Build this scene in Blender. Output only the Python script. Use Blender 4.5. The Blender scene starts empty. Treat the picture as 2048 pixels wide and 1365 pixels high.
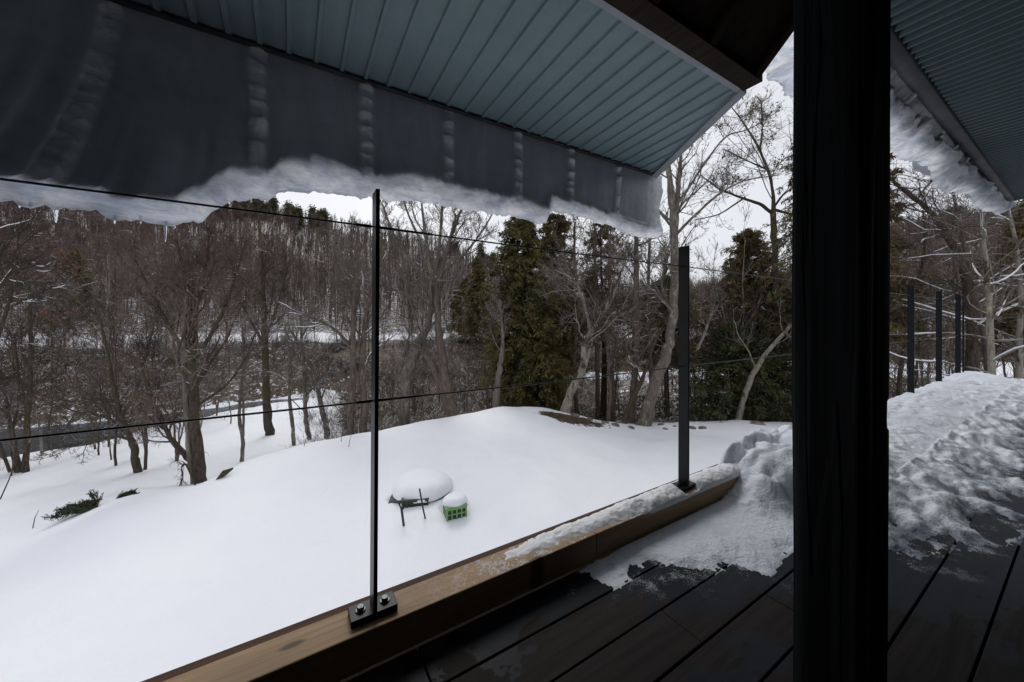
import bpy, math, random
import numpy as np
from math import radians as R
sc = bpy.context.scene
COL = sc.collection

# ------------------------------------------------------------------ camera
F, CX, HY, EYE = 722.0, 1024.0, 640.0, 1.057      # focal px, horizon row of the 2048 px photo, eye height over the deck
cam = bpy.data.cameras.new('camera'); camo = bpy.data.objects.new('camera', cam); COL.objects.link(camo)
cam.sensor_width = 36; cam.lens = 36 * F / 2048
cam.shift_y = -(682.5 - HY) / 2048
cam.clip_start = 0.02; cam.clip_end = 3000
camo.location = (0, 0, EYE); camo.rotation_euler = (R(90), 0, 0)
sc.camera = camo

# ------------------------------------------------------------------ sky, sun, exposure
SUN_EL, SUN_AZ = 48, -20
w = bpy.data.worlds.new('World'); sc.world = w; w.use_nodes = True
nt = w.node_tree; nt.nodes.clear()
o = nt.nodes.new('ShaderNodeOutputWorld'); bg = nt.nodes.new('ShaderNodeBackground')
sky = nt.nodes.new('ShaderNodeTexSky'); sky.sky_type = 'NISHITA'; sky.sun_disc = False
sky.sun_elevation = R(SUN_EL); sky.sun_rotation = R(SUN_AZ); sky.dust_density = 4; sky.air_density = 1.2
hs = nt.nodes.new('ShaderNodeHueSaturation'); hs.inputs['Saturation'].default_value = 0.25
nt.links.new(sky.outputs[0], hs.inputs['Color'])
mx = nt.nodes.new('ShaderNodeMix'); mx.data_type = 'RGBA'; mx.inputs[0].default_value = 0.8      # even cloud layer over the clear sky
mx.inputs[7].default_value = (7.0, 7.15, 7.7, 1)
tcw = nt.nodes.new('ShaderNodeTexCoord'); nzw = nt.nodes.new('ShaderNodeTexNoise'); nzw.inputs['Scale'].default_value = 2.2
nzw.inputs['Detail'].default_value = 3
rw = nt.nodes.new('ShaderNodeMapRange'); rw.inputs[1].default_value = .3; rw.inputs[2].default_value = .7
rw.inputs[3].default_value = .93; rw.inputs[4].default_value = 1.07
vm = nt.nodes.new('ShaderNodeVectorMath'); vm.operation = 'SCALE'
nt.links.new(tcw.outputs['Generated'], nzw.inputs['Vector']); nt.links.new(nzw.outputs[0], rw.inputs[0])
nt.links.new(hs.outputs[0], mx.inputs[6]); nt.links.new(mx.outputs[2], vm.inputs[0]); nt.links.new(rw.outputs[0], vm.inputs['Scale'])
nt.links.new(vm.outputs[0], bg.inputs[0]); nt.links.new(bg.outputs[0], o.inputs[0])
bg.inputs[1].default_value = 0.12
sl = bpy.data.lights.new('sun', 'SUN'); sl.energy = 0.95; sl.angle = R(25); sl.color = (1, .97, .93)
so = bpy.data.objects.new('sun', sl); COL.objects.link(so)
so.rotation_euler = (R(90 - SUN_EL), 0, R(-SUN_AZ + 180))
so.location = (0, 0, 30)
sc.view_settings.view_transform = 'Standard'; sc.view_settings.look = 'None'
sc.view_settings.exposure = 0.0; sc.view_settings.gamma = 1
sc.cycles.max_bounces = 6; sc.cycles.diffuse_bounces = 4; sc.cycles.transparent_max_bounces = 8

# ------------------------------------------------------------------ frames and helpers
DX, DY = math.sin(R(58.45)), math.cos(R(58.45))     # direction the railing runs
NX, NY = -DY, DX                                    # outward from the house
def W(t, D, z):                                     # along rail, outward, height from the eye -> world
    return (t * DX + D * NX, t * DY + D * NY, z + EYE)
def Wn(t, D, z):
    t, D, z = np.broadcast_arrays(np.asarray(t, float), np.asarray(D, float), np.asarray(z, float))
    return np.stack([t * DX + D * NX, t * DY + D * NY, z + EYE], -1)
def px2t(px, D):                                    # where a bearing meets the line at distance D
    return D * np.tan(np.arctan((np.asarray(px, float) - CX) / F) + R(31.55))
def px2(px, py, Y):                                 # pixel of the photo at depth Y -> world
    return np.array([(px - CX) / F * Y, Y, EYE + (HY - py) / F * Y])

def _hash(ix, iy, iz, seed):
    h = (ix * 374761393 + iy * 668265263 + iz * 2147483647 + seed * 974634777) & 0xffffffff
    h = ((h ^ (h >> 13)) * 1274126177) & 0xffffffff
    return ((h ^ (h >> 16)) & 0xffff) / 65535.0
def vnoise(x, y, z=0.0, seed=0):
    x, y, z = np.broadcast_arrays(np.asarray(x, float), np.asarray(y, float), np.asarray(z, float))
    ix, iy, iz = np.floor(x).astype(np.int64), np.floor(y).astype(np.int64), np.floor(z).astype(np.int64)
    fx, fy, fz = x - ix, y - iy, z - iz
    fx, fy, fz = [f * f * (3 - 2 * f) for f in (fx, fy, fz)]
    r = 0
    for a in (0, 1):
        for b in (0, 1):
            for c in (0, 1):
                r = r + _hash(ix + a, iy + b, iz + c, seed) * (fx if a else 1 - fx) * (fy if b else 1 - fy) * (fz if c else 1 - fz)
    return r
def fbm(x, y, z=0.0, seed=0, oc=4):
    s, a, n = 0, 0.5, 0
    for i in range(oc):
        s = s + a * vnoise(np.asarray(x) * 2 ** i, np.asarray(y) * 2 ** i, np.asarray(z) * 2 ** i, seed + i); n += a; a *= .5
    return s / n
def clods(x, y, seed=0, r=.95):
    x, y = np.broadcast_arrays(np.asarray(x, float), np.asarray(y, float)); ix, iy = np.floor(x).astype(np.int64), np.floor(y).astype(np.int64); h = np.zeros_like(x)
    for a in (-1, 0, 1):
        for b in (-1, 0, 1):
            cx, cy = ix + a, iy + b; px_ = cx + _hash(cx, cy, 0, seed); py_ = cy + _hash(cx, cy, 1, seed); rr_ = r * (.55 + .5 * _hash(cx, cy, 2, seed))
            d2 = ((x - px_) ** 2 + (y - py_) ** 2) / rr_ ** 2; h = np.maximum(h, np.sqrt(np.clip(1 - d2, 0, 1)) * rr_)
    return h
def sst(a, b, x):
    x = np.clip((np.asarray(x, float) - a) / (b - a), 0, 1); return x * x * (3 - 2 * x)

def mesh_np(name, V, Fs, mat, parent=None, smooth=False, attrs=None):
    V = np.asarray(V, np.float32).reshape(-1, 3)
    me = bpy.data.meshes.new(name)
    me.vertices.add(len(V)); me.vertices.foreach_set('co', V.ravel())
    Fs = [np.asarray(f, np.int32) for f in Fs if len(f)]
    tot = np.concatenate([np.full(len(f), f.shape[1], np.int32) for f in Fs])
    idx = np.concatenate([f.ravel() for f in Fs])
    me.loops.add(len(idx)); me.loops.foreach_set('vertex_index', idx)
    me.polygons.add(len(tot))
    st = np.concatenate([[0], np.cumsum(tot)[:-1]]).astype(np.int32)
    me.polygons.foreach_set('loop_start', st)
    me.polygons.foreach_set('use_smooth', np.full(len(tot), smooth))
    me.update(calc_edges=True); me.validate()
    if attrs:
        for k, v in attrs.items():
            a = me.attributes.new(k, 'FLOAT', 'POINT'); a.data.foreach_set('value', np.asarray(v, np.float32).ravel())
    me.materials.append(mat)
    ob = bpy.data.objects.new(name, me); COL.objects.link(ob)
    if parent is not None: attach(ob, parent)
    return ob
def attach(ob, parent):
    ob.parent = parent
    ob.location = ob.location - parent.location
def empty(name, loc, label, cat, group=None):
    e = bpy.data.objects.new(name, None); COL.objects.link(e); e.location = loc; e.empty_display_size = .1
    return tag(e, label, cat, group)
def tag(o, label=None, cat=None, group=None, kind=None):
    for k, v in (('label', label), ('category', cat), ('group', group), ('kind', kind)):
        if v: o[k] = v
    return o
class MB:                                            # mesh collector
    def __init__(s): s.V = []; s.F = []; s.n = 0
    def add(s, V, F):
        V = np.asarray(V, float).reshape(-1, 3); s.V.append(V)
        for f in F:
            f = np.asarray(f)
            if len(f): s.F.append(f + s.n)
        s.n += len(V); return s
    def box(s, t0, t1, D0, D1, z0, z1):              # in the house frame
        V = [W(t, D, z) for z in (z0, z1) for D in (D0, D1) for t in (t0, t1)]
        return s.add(V, [BOXF])
    def prism(s, pts, z0, z1, fn=W):
        n = len(pts); V = [fn(a, b, z0) for a, b in pts] + [fn(a, b, z1) for a, b in pts]
        for i in range(n):
            s_ = [i, (i + 1) % n, n + (i + 1) % n, n + i]
            s.F.append(np.array([s_]) + s.n)
        s.F.append(np.array([list(range(n))[::-1]]) + s.n); s.F.append(np.array([list(range(n, 2 * n))]) + s.n)
        s.V.append(np.asarray(V, float)); s.n += 2 * n; return s
    def tube(s, P, r, k=8, caps=True):
        P = np.asarray(P, float)[None]; r = np.broadcast_to(np.asarray(r, float), P.shape[1])[None]
        V, Fq = tubes(P, r, k); s.add(V, [Fq])
        if caps:
            n = P.shape[1]
            s.F.append(np.array([list(range(k))[::-1]]) + s.n - n * k)
            s.F.append(np.array([list(range((n - 1) * k, n * k))]) + s.n - n * k)
        return s
    def build(s, name, mat, parent=None, smooth=False, bevel=0):
        ob = mesh_np(name, np.concatenate(s.V), s.F, mat, parent, smooth)
        if bevel:
            m = ob.modifiers.new('bevel', 'BEVEL'); m.width = bevel; m.segments = 2; m.limit_method = 'ANGLE'
        return ob
BOXF = np.array([[0, 2, 3, 1], [4, 5, 7, 6], [0, 1, 5, 4], [2, 6, 7, 3], [0, 4, 6, 2], [1, 3, 7, 5]])
def rbox(c, sx, sy, sz, yaw=0, tilt=0):              # free box, base-centred at c
    ca, sa = math.cos(yaw), math.sin(yaw); V = []
    for z in (0, sz):
        for y in (-sy / 2, sy / 2):
            for x in (-sx / 2, sx / 2):
                V.append((c[0] + x * ca - y * sa, c[1] + x * sa + y * ca, c[2] + z + tilt * x))
    return V
def tubes(P, Rr, k):
    """batch of polylines P (M,n,3) with radii (M,n) -> verts, quads"""
    M, n, _ = P.shape
    T = np.gradient(P, axis=1) if n > 2 else np.repeat(P[:, 1:] - P[:, :-1], 2, axis=1)
    T /= np.linalg.norm(T, axis=2, keepdims=True) + 1e-9
    mt = T.mean(1); ref = np.where(np.abs(mt[:, 2:3]) < .8, np.array([[0, 0, 1.]]), np.array([[1., 0, 0]]))[:, None]
    A = np.cross(T, ref); A /= np.linalg.norm(A, axis=2, keepdims=True) + 1e-9
    B = np.cross(T, A)
    if k == 2:
        V = np.stack([P - A * Rr[..., None], P + A * Rr[..., None]], 2)
        base = (np.arange(M)[:, None] * n + np.arange(n - 1)[None]) * 2
        Fq = np.stack([base, base + 1, base + 3, base + 2], -1).reshape(-1, 4)
        return V.reshape(-1, 3), Fq
    ang = np.arange(k) * 2 * math.pi / k
    V = P[:, :, None] + Rr[..., None, None] * (A[:, :, None] * np.cos(ang)[None, None, :, None] + B[:, :, None] * np.sin(ang)[None, None, :, None])
    b = (np.arange(M)[:, None, None] * n + np.arange(n - 1)[None, :, None]) * k
    j = np.arange(k)[None, None]; j2 = (j + 1) % k
    Fq = np.stack([b + j, b + j2, b + k + j2, b + k + j], -1).reshape(-1, 4)
    return V.reshape(-1, 3), Fq
def grid_faces(nu, nv):
    a = (np.arange(nu - 1)[:, None] * nv + np.arange(nv - 1)[None]).ravel()
    return np.stack([a, a + nv, a + nv + 1, a + 1], -1)

# ------------------------------------------------------------------ materials
MATS = {}
class NB:
    def __init__(s, name):
        s.m = bpy.data.materials.new(name); s.m.use_nodes = True; s.t = s.m.node_tree
        s.p = s.t.nodes['Principled BSDF']; s.out = s.t.nodes['Material Output']
        MATS[name] = s.m
    def n(s, ty, **kw):
        x = s.t.nodes.new('ShaderNode' + ty)
        for k, v in kw.items(): setattr(x, k, v)
        return x
    def l(s, a, b): s.t.links.new(a, b)
    def co(s, kind='Object', scale=(1, 1, 1)):
        tc = s.n('TexCoord'); mp = s.n('Mapping'); mp.inputs['Scale'].default_value = scale
        s.l(tc.outputs[kind], mp.inputs[0]); return mp.outputs[0]
    def world(s, scale=(1, 1, 1), rot=0):
        g = s.n('NewGeometry'); mp = s.n('Mapping'); mp.inputs['Scale'].default_value = scale
        if rot:
            m0 = s.n('Mapping'); m0.inputs['Rotation'].default_value = (0, 0, rot); s.l(g.outputs['Position'], m0.inputs[0]); s.l(m0.outputs[0], mp.inputs[0])
        else: s.l(g.outputs['Position'], mp.inputs[0])
        return mp.outputs[0]
    def noise(s, vec, scale, detail=4, rough=.55, dist=0):
        x = s.n('TexNoise'); x.inputs['Scale'].default_value = scale; x.inputs['Detail'].default_value = detail
        x.inputs['Roughness'].default_value = rough; x.inputs['Distortion'].default_value = dist
        s.l(vec, x.inputs['Vector']); return x.outputs[0]
    def ramp(s, v, a, b, lo=0., hi=1.):
        x = s.n('MapRange'); x.interpolation_type = 'SMOOTHSTEP'
        for i, q in ((1, a), (2, b), (3, lo), (4, hi)): x.inputs[i].default_value = q
        s.l(v, x.inputs[0]); return x.outputs[0]
    def mix(s, f, a, b):
        x = s.n('Mix', data_type='RGBA')
        if hasattr(f, 'links'): s.l(f, x.inputs[0])
        else: x.inputs[0].default_value = f
        for q, i in ((a, 6), (b, 7)):
            if hasattr(q, 'links'): s.l(q, x.inputs[i])
            else: x.inputs[i].default_value = (*q, 1)
        return x.outputs[2]
    def math(s, op, a, b=0.):
        x = s.n('Math', operation=op)
        for q, i in ((a, 0), (b, 1)):
            if hasattr(q, 'links'): s.l(q, x.inputs[i])
            else: x.inputs[i].default_value = q
        return x.outputs[0]
    def attr(s, name):
        x = s.n('Attribute'); x.attribute_name = name; return x.outputs['Fac']
    def bump(s, h, strength=.3, dist=.01):
        x = s.n('Bump'); x.inputs['Strength'].default_value = strength; x.inputs['Distance'].default_value = dist
        s.l(h, x.inputs['Height']); s.l(x.outputs[0], s.p.inputs['Normal']); return x.outputs[0]
    def base(s, c):
        if hasattr(c, 'links'): s.l(c, s.p.inputs['Base Color'])
        else: s.p.inputs['Base Color'].default_value = (*c, 1)
    def rough(s, r, spec=None):
        if hasattr(r, 'links'): s.l(r, s.p.inputs['Roughness'])
        else: s.p.inputs['Roughness'].default_value = r
        if spec is not None: s.p.inputs['Specular IOR Level'].default_value = spec

def m_simple(name, c1, c2, sc_=6, rough=.6, spec=.4, bump=.2, metal=0, dist=.004, coord='Object'):
    b = NB(name); v = b.co(coord)
    n = b.noise(v, sc_, 5, .6)
    b.base(b.mix(b.ramp(n, .35, .65), c1, c2)); b.rough(rough, spec); b.p.inputs['Metallic'].default_value = metal
    if bump: b.bump(b.noise(v, sc_ * 8, 3), bump, dist)
    return b.m

# snow with a fine grain; faint dirt
def snow_mat(name, col=(.86, .875, .91), col2=(.82, .84, .885), grain=.25, gs=60, gd=.006, rough=.55):
    b = NB(name); v = b.world()
    n1 = b.noise(v, 1.3, 4); b.base(b.mix(b.ramp(n1, .3, .7), col, col2)); b.rough(rough, .25)
    h = b.math('ADD', b.noise(v, gs, 4, .7), b.math('MULTIPLY', b.noise(v, 9, 3), 1.5))
    b.bump(h, grain, gd); return b.m
snow_mat('snow_clean')
snow_mat('snow_grain', (.90, .91, .935), (.85, .87, .90), .5, 150, .005)
b = NB('snow_trodden'); v = b.world()                # trodden, half melted: white crust and clearer grey ice
n = b.noise(v, 5.5, 6, .65, .6); h0 = b.attr('h')
f = b.ramp(b.math('ADD', n, b.math('MULTIPLY', h0, .9)), .46, .74)
b.base(b.mix(f, (.16, .19, .24), (.74, .78, .85))); b.l(b.ramp(f, 0, 1, .18, .6), b.p.inputs['Roughness'])
b.bump(b.math('ADD', b.noise(v, 28, 5, .65, .4), b.math('MULTIPLY', b.noise(v, 110, 3), .4)), .6, .02)
# ground: snow with soil showing where the vertex amount and a noise agree
b = NB('snow_ground'); v = b.world()
n1 = b.noise(v, .35, 4); base = b.mix(b.ramp(n1, .3, .7), (.86, .875, .905), (.82, .84, .89))
ns = b.math('ADD', b.math('MULTIPLY', b.noise(v, 1.1, 6, .7, .8), .5), b.math('MULTIPLY', b.noise(v, 4.5, 5, .7, .5), .5))
so_ = b.attr('soil'); thr = b.math('SUBTRACT', .985, so_)
fs = b.ramp(b.math('SUBTRACT', ns, thr), -.02, .03)
soil = b.mix(b.ramp(b.noise(v, 6, 4), .35, .65), (.035, .025, .018), (.11, .075, .045))
b.base(b.mix(fs, base, soil)); b.rough(.6, .2)
b.bump(b.math('ADD', b.math('MULTIPLY', b.noise(v, 1.2, 5), 3.0), b.noise(v, 14, 4)), .3, .03)
# ice slab: 'thin' = how thin the ice is (clear, lets daylight through), 'band' = rime cast
b = NB('roof_ice'); v = b.world(rot=R(-31.55))
thin = b.attr('thin'); band = b.attr('band'); p_ = b.p
st_ = b.world((3, 3, .6), R(-31.55)); streak = b.noise(st_, 3, 5, .6, .5)
mot = b.noise(b.world((1, 1, 2.4), R(-31.55)), 5, 7, .72, .8)
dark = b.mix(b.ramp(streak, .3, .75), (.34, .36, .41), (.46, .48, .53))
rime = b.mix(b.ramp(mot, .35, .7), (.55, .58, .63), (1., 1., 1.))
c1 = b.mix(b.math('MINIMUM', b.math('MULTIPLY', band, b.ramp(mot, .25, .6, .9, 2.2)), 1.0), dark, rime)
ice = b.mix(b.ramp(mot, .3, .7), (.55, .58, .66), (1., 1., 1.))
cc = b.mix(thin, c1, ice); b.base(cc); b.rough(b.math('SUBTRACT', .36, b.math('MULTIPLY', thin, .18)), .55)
bn = b.bump(b.math('MULTIPLY', b.math('ADD', b.math('MULTIPLY', b.noise(v, 14, 5, .65, .5), 1.2), b.math('MULTIPLY', b.noise(b.world((16, 16, 95), R(-31.55)), 1, 5, .75, .8), 1.3)), b.math('ADD', thin, .04)), .8, .05)
tr = b.n('BsdfTranslucent'); fine = b.noise(b.world((20, 20, 120), R(-31.55)), 1, 5, .75, .9); b.l(b.mix(b.ramp(b.math('ADD', b.math('MULTIPLY', mot, .6), b.math('MULTIPLY', fine, .4)), .38, .60), (.62, .66, .74), (1.0, 1.0, 1.0)), tr.inputs[0])
ms = b.n('MixShader'); b.l(b.math('ADD', b.math('MULTIPLY', thin, .85), .09), ms.inputs[0]); b.l(b.p.outputs[0], ms.inputs[1]); b.l(tr.outputs[0], ms.inputs[2]); b.l(ms.outputs[0], b.out.inputs[0])
b = NB('icicle_ice'); b.base((.9, .94, 1)); b.rough(.08, .5); b.p.inputs['Transmission Weight'].default_value = .85; b.p.inputs['IOR'].default_value = 1.31
# metals, wood
b = NB('teal_metal'); v = b.world(); b.base(b.mix(b.ramp(b.noise(v, 2.5, 5, .6), .3, .7), (.15, .215, .24), (.185, .255, .28)))
b.l(b.ramp(b.noise(v, 30, 4, .7), .3, .7, .42, .6), b.p.inputs['Roughness']); b.p.inputs['Specular IOR Level'].default_value = .35
b.bump(b.noise(v, 5, 3), .1, .01)
m_simple('grey_trim', (.23, .25, .275), (.29, .31, .34), 4, .55, .3, .1)
m_simple('dark_trim_metal', (.035, .036, .04), (.055, .057, .062), 6, .5, .3, .1)  # dark metal of the fascia and roof sheets
m_simple('black_steel', (.005, .006, .008), (.009, .010, .013), 14, .36, .2, .12, 0, .001)
m_simple('cable_steel', (.012, .012, .014), (.03, .03, .033), 60, .35, .5, .1, .6, .0005)
m_simple('bolt_steel', (.05, .055, .06), (.10, .105, .11), 90, .3, .5, .1, .9, .0005)
def wood(name, c1, c2, c3, rot, sc_=1.0, rough=.6, knots=True, grain_amt=.35):
    b = NB(name); v = b.world((1.2 * sc_, 26 * sc_, 26 * sc_), rot)
    g = b.noise(v, 1.6, 5, .6, 1.2); big = b.noise(b.world((1.5, 3, 3), rot), 1.4, 4)
    col = b.mix(b.ramp(g, .3, .7), c1, c2); col = b.mix(b.ramp(big, .45, .8, 0, .6), col, c3)
    if knots:
        vo = b.n('TexVoronoi', voronoi_dimensions='2D'); vo.inputs['Scale'].default_value = 1; b.l(b.world((1.9, 5.5, 5.5), rot), vo.inputs['Vector'])
        col = b.mix(b.ramp(vo.outputs['Distance'], .035, .085, .85, 0), col, tuple(x * .22 for x in c1))
    if name == 'curb_wood':
        sx = b.n('SeparateXYZ'); b.l(b.world(rot=rot), sx.inputs[0]); ge = b.n('NewGeometry'); sz_ = b.n('SeparateXYZ'); b.l(ge.outputs['Normal'], sz_.inputs[0])
        pw = b.math('MULTIPLY', b.math('MULTIPLY', b.ramp(sx.outputs[0], .25, .95), b.ramp(sz_.outputs[2], .8, .9)), b.ramp(b.math('ADD', b.math('MULTIPLY', b.noise(b.world(), 9, 4, .7), .7), b.math('MULTIPLY', b.noise(b.world(), 150, 2), .6)), .66, .74))
        col = b.mix(pw, col, (.6, .62, .66))
    b.base(col); b.rough(rough, .3 if name == 'curb_wood' else .06); b.bump(g, grain_amt, .003); return b
wood('curb_wood', (.30, .19, .10), (.43, .29, .165), (.23, .16, .10), R(-31.55))
wood('curb_edge_wood', (.08, .045, .03), (.12, .07, .05), (.06, .05, .04), R(-31.55), knots=False)
wood('ceiling_wood', (.012, .009, .007), (.03, .02, .014), (.01, .009, .008), R(58.45), knots=False)
wood('wall_wood', (.010, .009, .008), (.020, .017, .015), (.009, .008, .008), R(-31.55), knots=False)
# dark post: long vertical checks
b = NB('dark_post'); v = b.world((22, 22, .8)); g = b.noise(v, 1.4, 6, .65, .8)
b.base(b.mix(b.ramp(g, .35, .7), (.004, .005, .006), (.010, .012, .0135))); b.rough(.75, .12)
ck = b.noise(b.world((9, 9, .35)), 1.3, 3, .5, .3)
b.bump(b.math('ADD', g, b.ramp(ck, .47, .5, 0, 3)), .7, .006)
# deck boards: dry brown black with bluish wet patches
b = NB('deck_board'); v = b.world((1.5, 22, 22), R(-31.55)); g = b.noise(v, 1.5, 5, .6, .8)
pt = b.noise(b.world((1.6, 2.4, 1), R(-31.55)), 1.7, 5, .6, .4)
tt = b.n('SeparateXYZ'); b.l(b.world(rot=R(-31.55)), tt.inputs[0])       # x = along the boards, y = outwards
ee = b.math('SUBTRACT', b.math('ADD', tt.outputs[0], b.math('MULTIPLY', tt.outputs[1], 2.0)), 3.3)   # distance to the melting snow edge
wet = b.ramp(b.math('ADD', pt, b.math('MULTIPLY', b.math('ADD', ee, .55), .22)), .46, .49)
dry = b.mix(b.ramp(g, .3, .7), (.017, .0145, .0135), (.030, .0255, .023)); wt = b.mix(b.ramp(g, .3, .7), (.004, .006, .010), (.008, .011, .017))
pw = b.math('MULTIPLY', b.ramp(ee, -.55, .1), b.ramp(b.math('ADD', b.math('MULTIPLY', b.noise(b.world(), 5, 4, .7), .9), b.math('MULTIPLY', b.noise(b.world(), 210, 2), .45)), .75, .84))
b.base(b.mix(pw, b.mix(wet, dry, wt), (.42, .45, .50))); b.l(b.ramp(wet, 0, 1, .7, .42), b.p.inputs['Roughness']); b.p.inputs['Specular IOR Level'].default_value = .1
b.bump(b.math('ADD', g, b.math('MULTIPLY', b.noise(b.world(), 60, 3), .5)), .25, .002)
# river
b = NB('river_water'); v = b.world((1, 1, 1)); b.rough(.25, .2)
b.base(b.mix(b.ramp(b.noise(v, 2.2, 6, .75, 1.5), .60, .72), (.014, .02, .024), (.42, .46, .5)))
b.bump(b.noise(v, 3.5, 5, .65, 1), .6, .12)
# bark etc; snow lies on upward facing sides of real limbs (settled snow)
def bark(name, c1, c2, lichen=None, snow=.0, green=None):
    b = NB(name); v = b.world((9, 9, 2.2)); g = b.noise(v, 1.6, 5, .65, .6)
    col = b.mix(b.ramp(g, .3, .7), c1, c2)
    if lichen: col = b.mix(b.ramp(b.noise(b.world((3, 3, 1.6)), 1.3, 5, .7), .55, .62), col, lichen)
    if green: col = b.mix(b.ramp(b.noise(b.world((2, 2, 1)), 1.1, 5, .7), .5, .62), col, green)
    if snow:
        ge = b.n('NewGeometry'); sp = b.n('SeparateXYZ'); b.l(ge.outputs['Normal'], sp.inputs[0])
        k = b.math('MULTIPLY', b.ramp(sp.outputs[2], .72, .86), b.ramp(b.noise(b.world(), .9, 3), .62 - snow * .3, .66 - snow * .3))
        col = b.mix(k, col, (.8, .82, .86))
    b.base(col); b.rough(.9, .08); b.bump(b.math('ADD', g, b.noise(b.world((30, 30, 6)), 1.5, 4, .7)), .9, .035); return b.m
bark('bark_brown', (.085, .066, .054), (.19, .155, .13), snow=.35)
bark('bark_dark', (.048, .038, .031), (.115, .092, .076), green=(.075, .075, .035), snow=.3)
bark('bark_grey', (.10, .084, .072), (.22, .19, .165), lichen=(.27, .27, .20), snow=.3)
bark('conifer_bark', (.03, .022, .016), (.07, .052, .038))
bark('bark_pale', (.22, .195, .16), (.34, .31, .265), lichen=(.38, .38, .28), green=(.07, .06, .045), snow=.3)
def twigmat(name, c1, c2, s=.6, snow=0):
    b = NB(name); col = b.mix(b.ramp(b.noise(b.world(), s, 4), .35, .65), c1, c2)
    if snow:
        ge = b.n('NewGeometry'); sp = b.n('SeparateXYZ'); b.l(ge.outputs['Normal'], sp.inputs[0])
        k = b.math('MULTIPLY', b.ramp(sp.outputs[2], .72, .85), b.ramp(b.noise(b.world(), 2.2, 3), .62 - snow * .3, .66 - snow * .3))
        col = b.mix(k, col, (.75, .77, .8))
    b.base(col); b.rough(.9, .1); return b.m
twigmat('twig_red', (.094, .066, .053), (.180, .134, .112), snow=.3)
twigmat('twig_grey', (.095, .080, .070), (.19, .165, .148), snow=.4)
twigmat('twig_black', (.045, .035, .031), (.095, .076, .067), snow=.3)
twigmat('forest_twig', (.080, .055, .046), (.20, .152, .134), .06, snow=.1)
twigmat('brush_brown', (.040, .028, .022), (.095, .068, .052), .4, snow=.35)
def leafmat(name, c1, c2, c3, s=1.2):
    b = NB(name); v = b.world(); c = b.mix(b.ramp(b.noise(v, s, 4), .35, .6), c1, c2); c = b.mix(b.ramp(b.noise(v, s * .6, 3), .52, .66), c, c3)
    b.base(c); b.rough(.6, .3); return b.m
leafmat('needle_cedar', (.040, .046, .014), (.135, .120, .038), (.12, .085, .030))
leafmat('needle_brown', (.075, .056, .022), (.155, .115, .042), (.065, .070, .022))
leafmat('ivy_leaf', (.045, .045, .014), (.110, .085, .026), (.030, .042, .014), 2.2)
leafmat('dark_fir', (.024, .036, .013), (.066, .076, .024), (.10, .075, .028))
leafmat('dead_leaf', (.11, .035, .014), (.19, .07, .03), (.08, .03, .02), 3)
leafmat('shrub_leaf', (.014, .026, .012), (.040, .056, .022), (.05, .045, .018), 2)
m_simple('green_plastic', (.15, .31, .11), (.19, .38, .14), 8, .45, .4, .05)
m_simple('olive_plastic', (.035, .042, .028), (.055, .062, .040), 8, .5, .4, .05)
m_simple('grey_tarp', (.08, .08, .09), (.16, .16, .18), 5, .5, .3, .3)
m_simple('tool_grip', (.025, .025, .028), (.045, .045, .05), 20, .5, .4, .1)
m_simple('stone', (.10, .085, .07), (.24, .20, .16), 5, .8, .2, .5)
M = MATS

m_simple('dark_teal_metal', (.055, .090, .098), (.075, .115, .125), 3, .5, .3, .1, coord='Generated')
m_simple('eave_grey', (.08, .085, .09), (.12, .125, .135), 3, .6, .25, .1)
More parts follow.
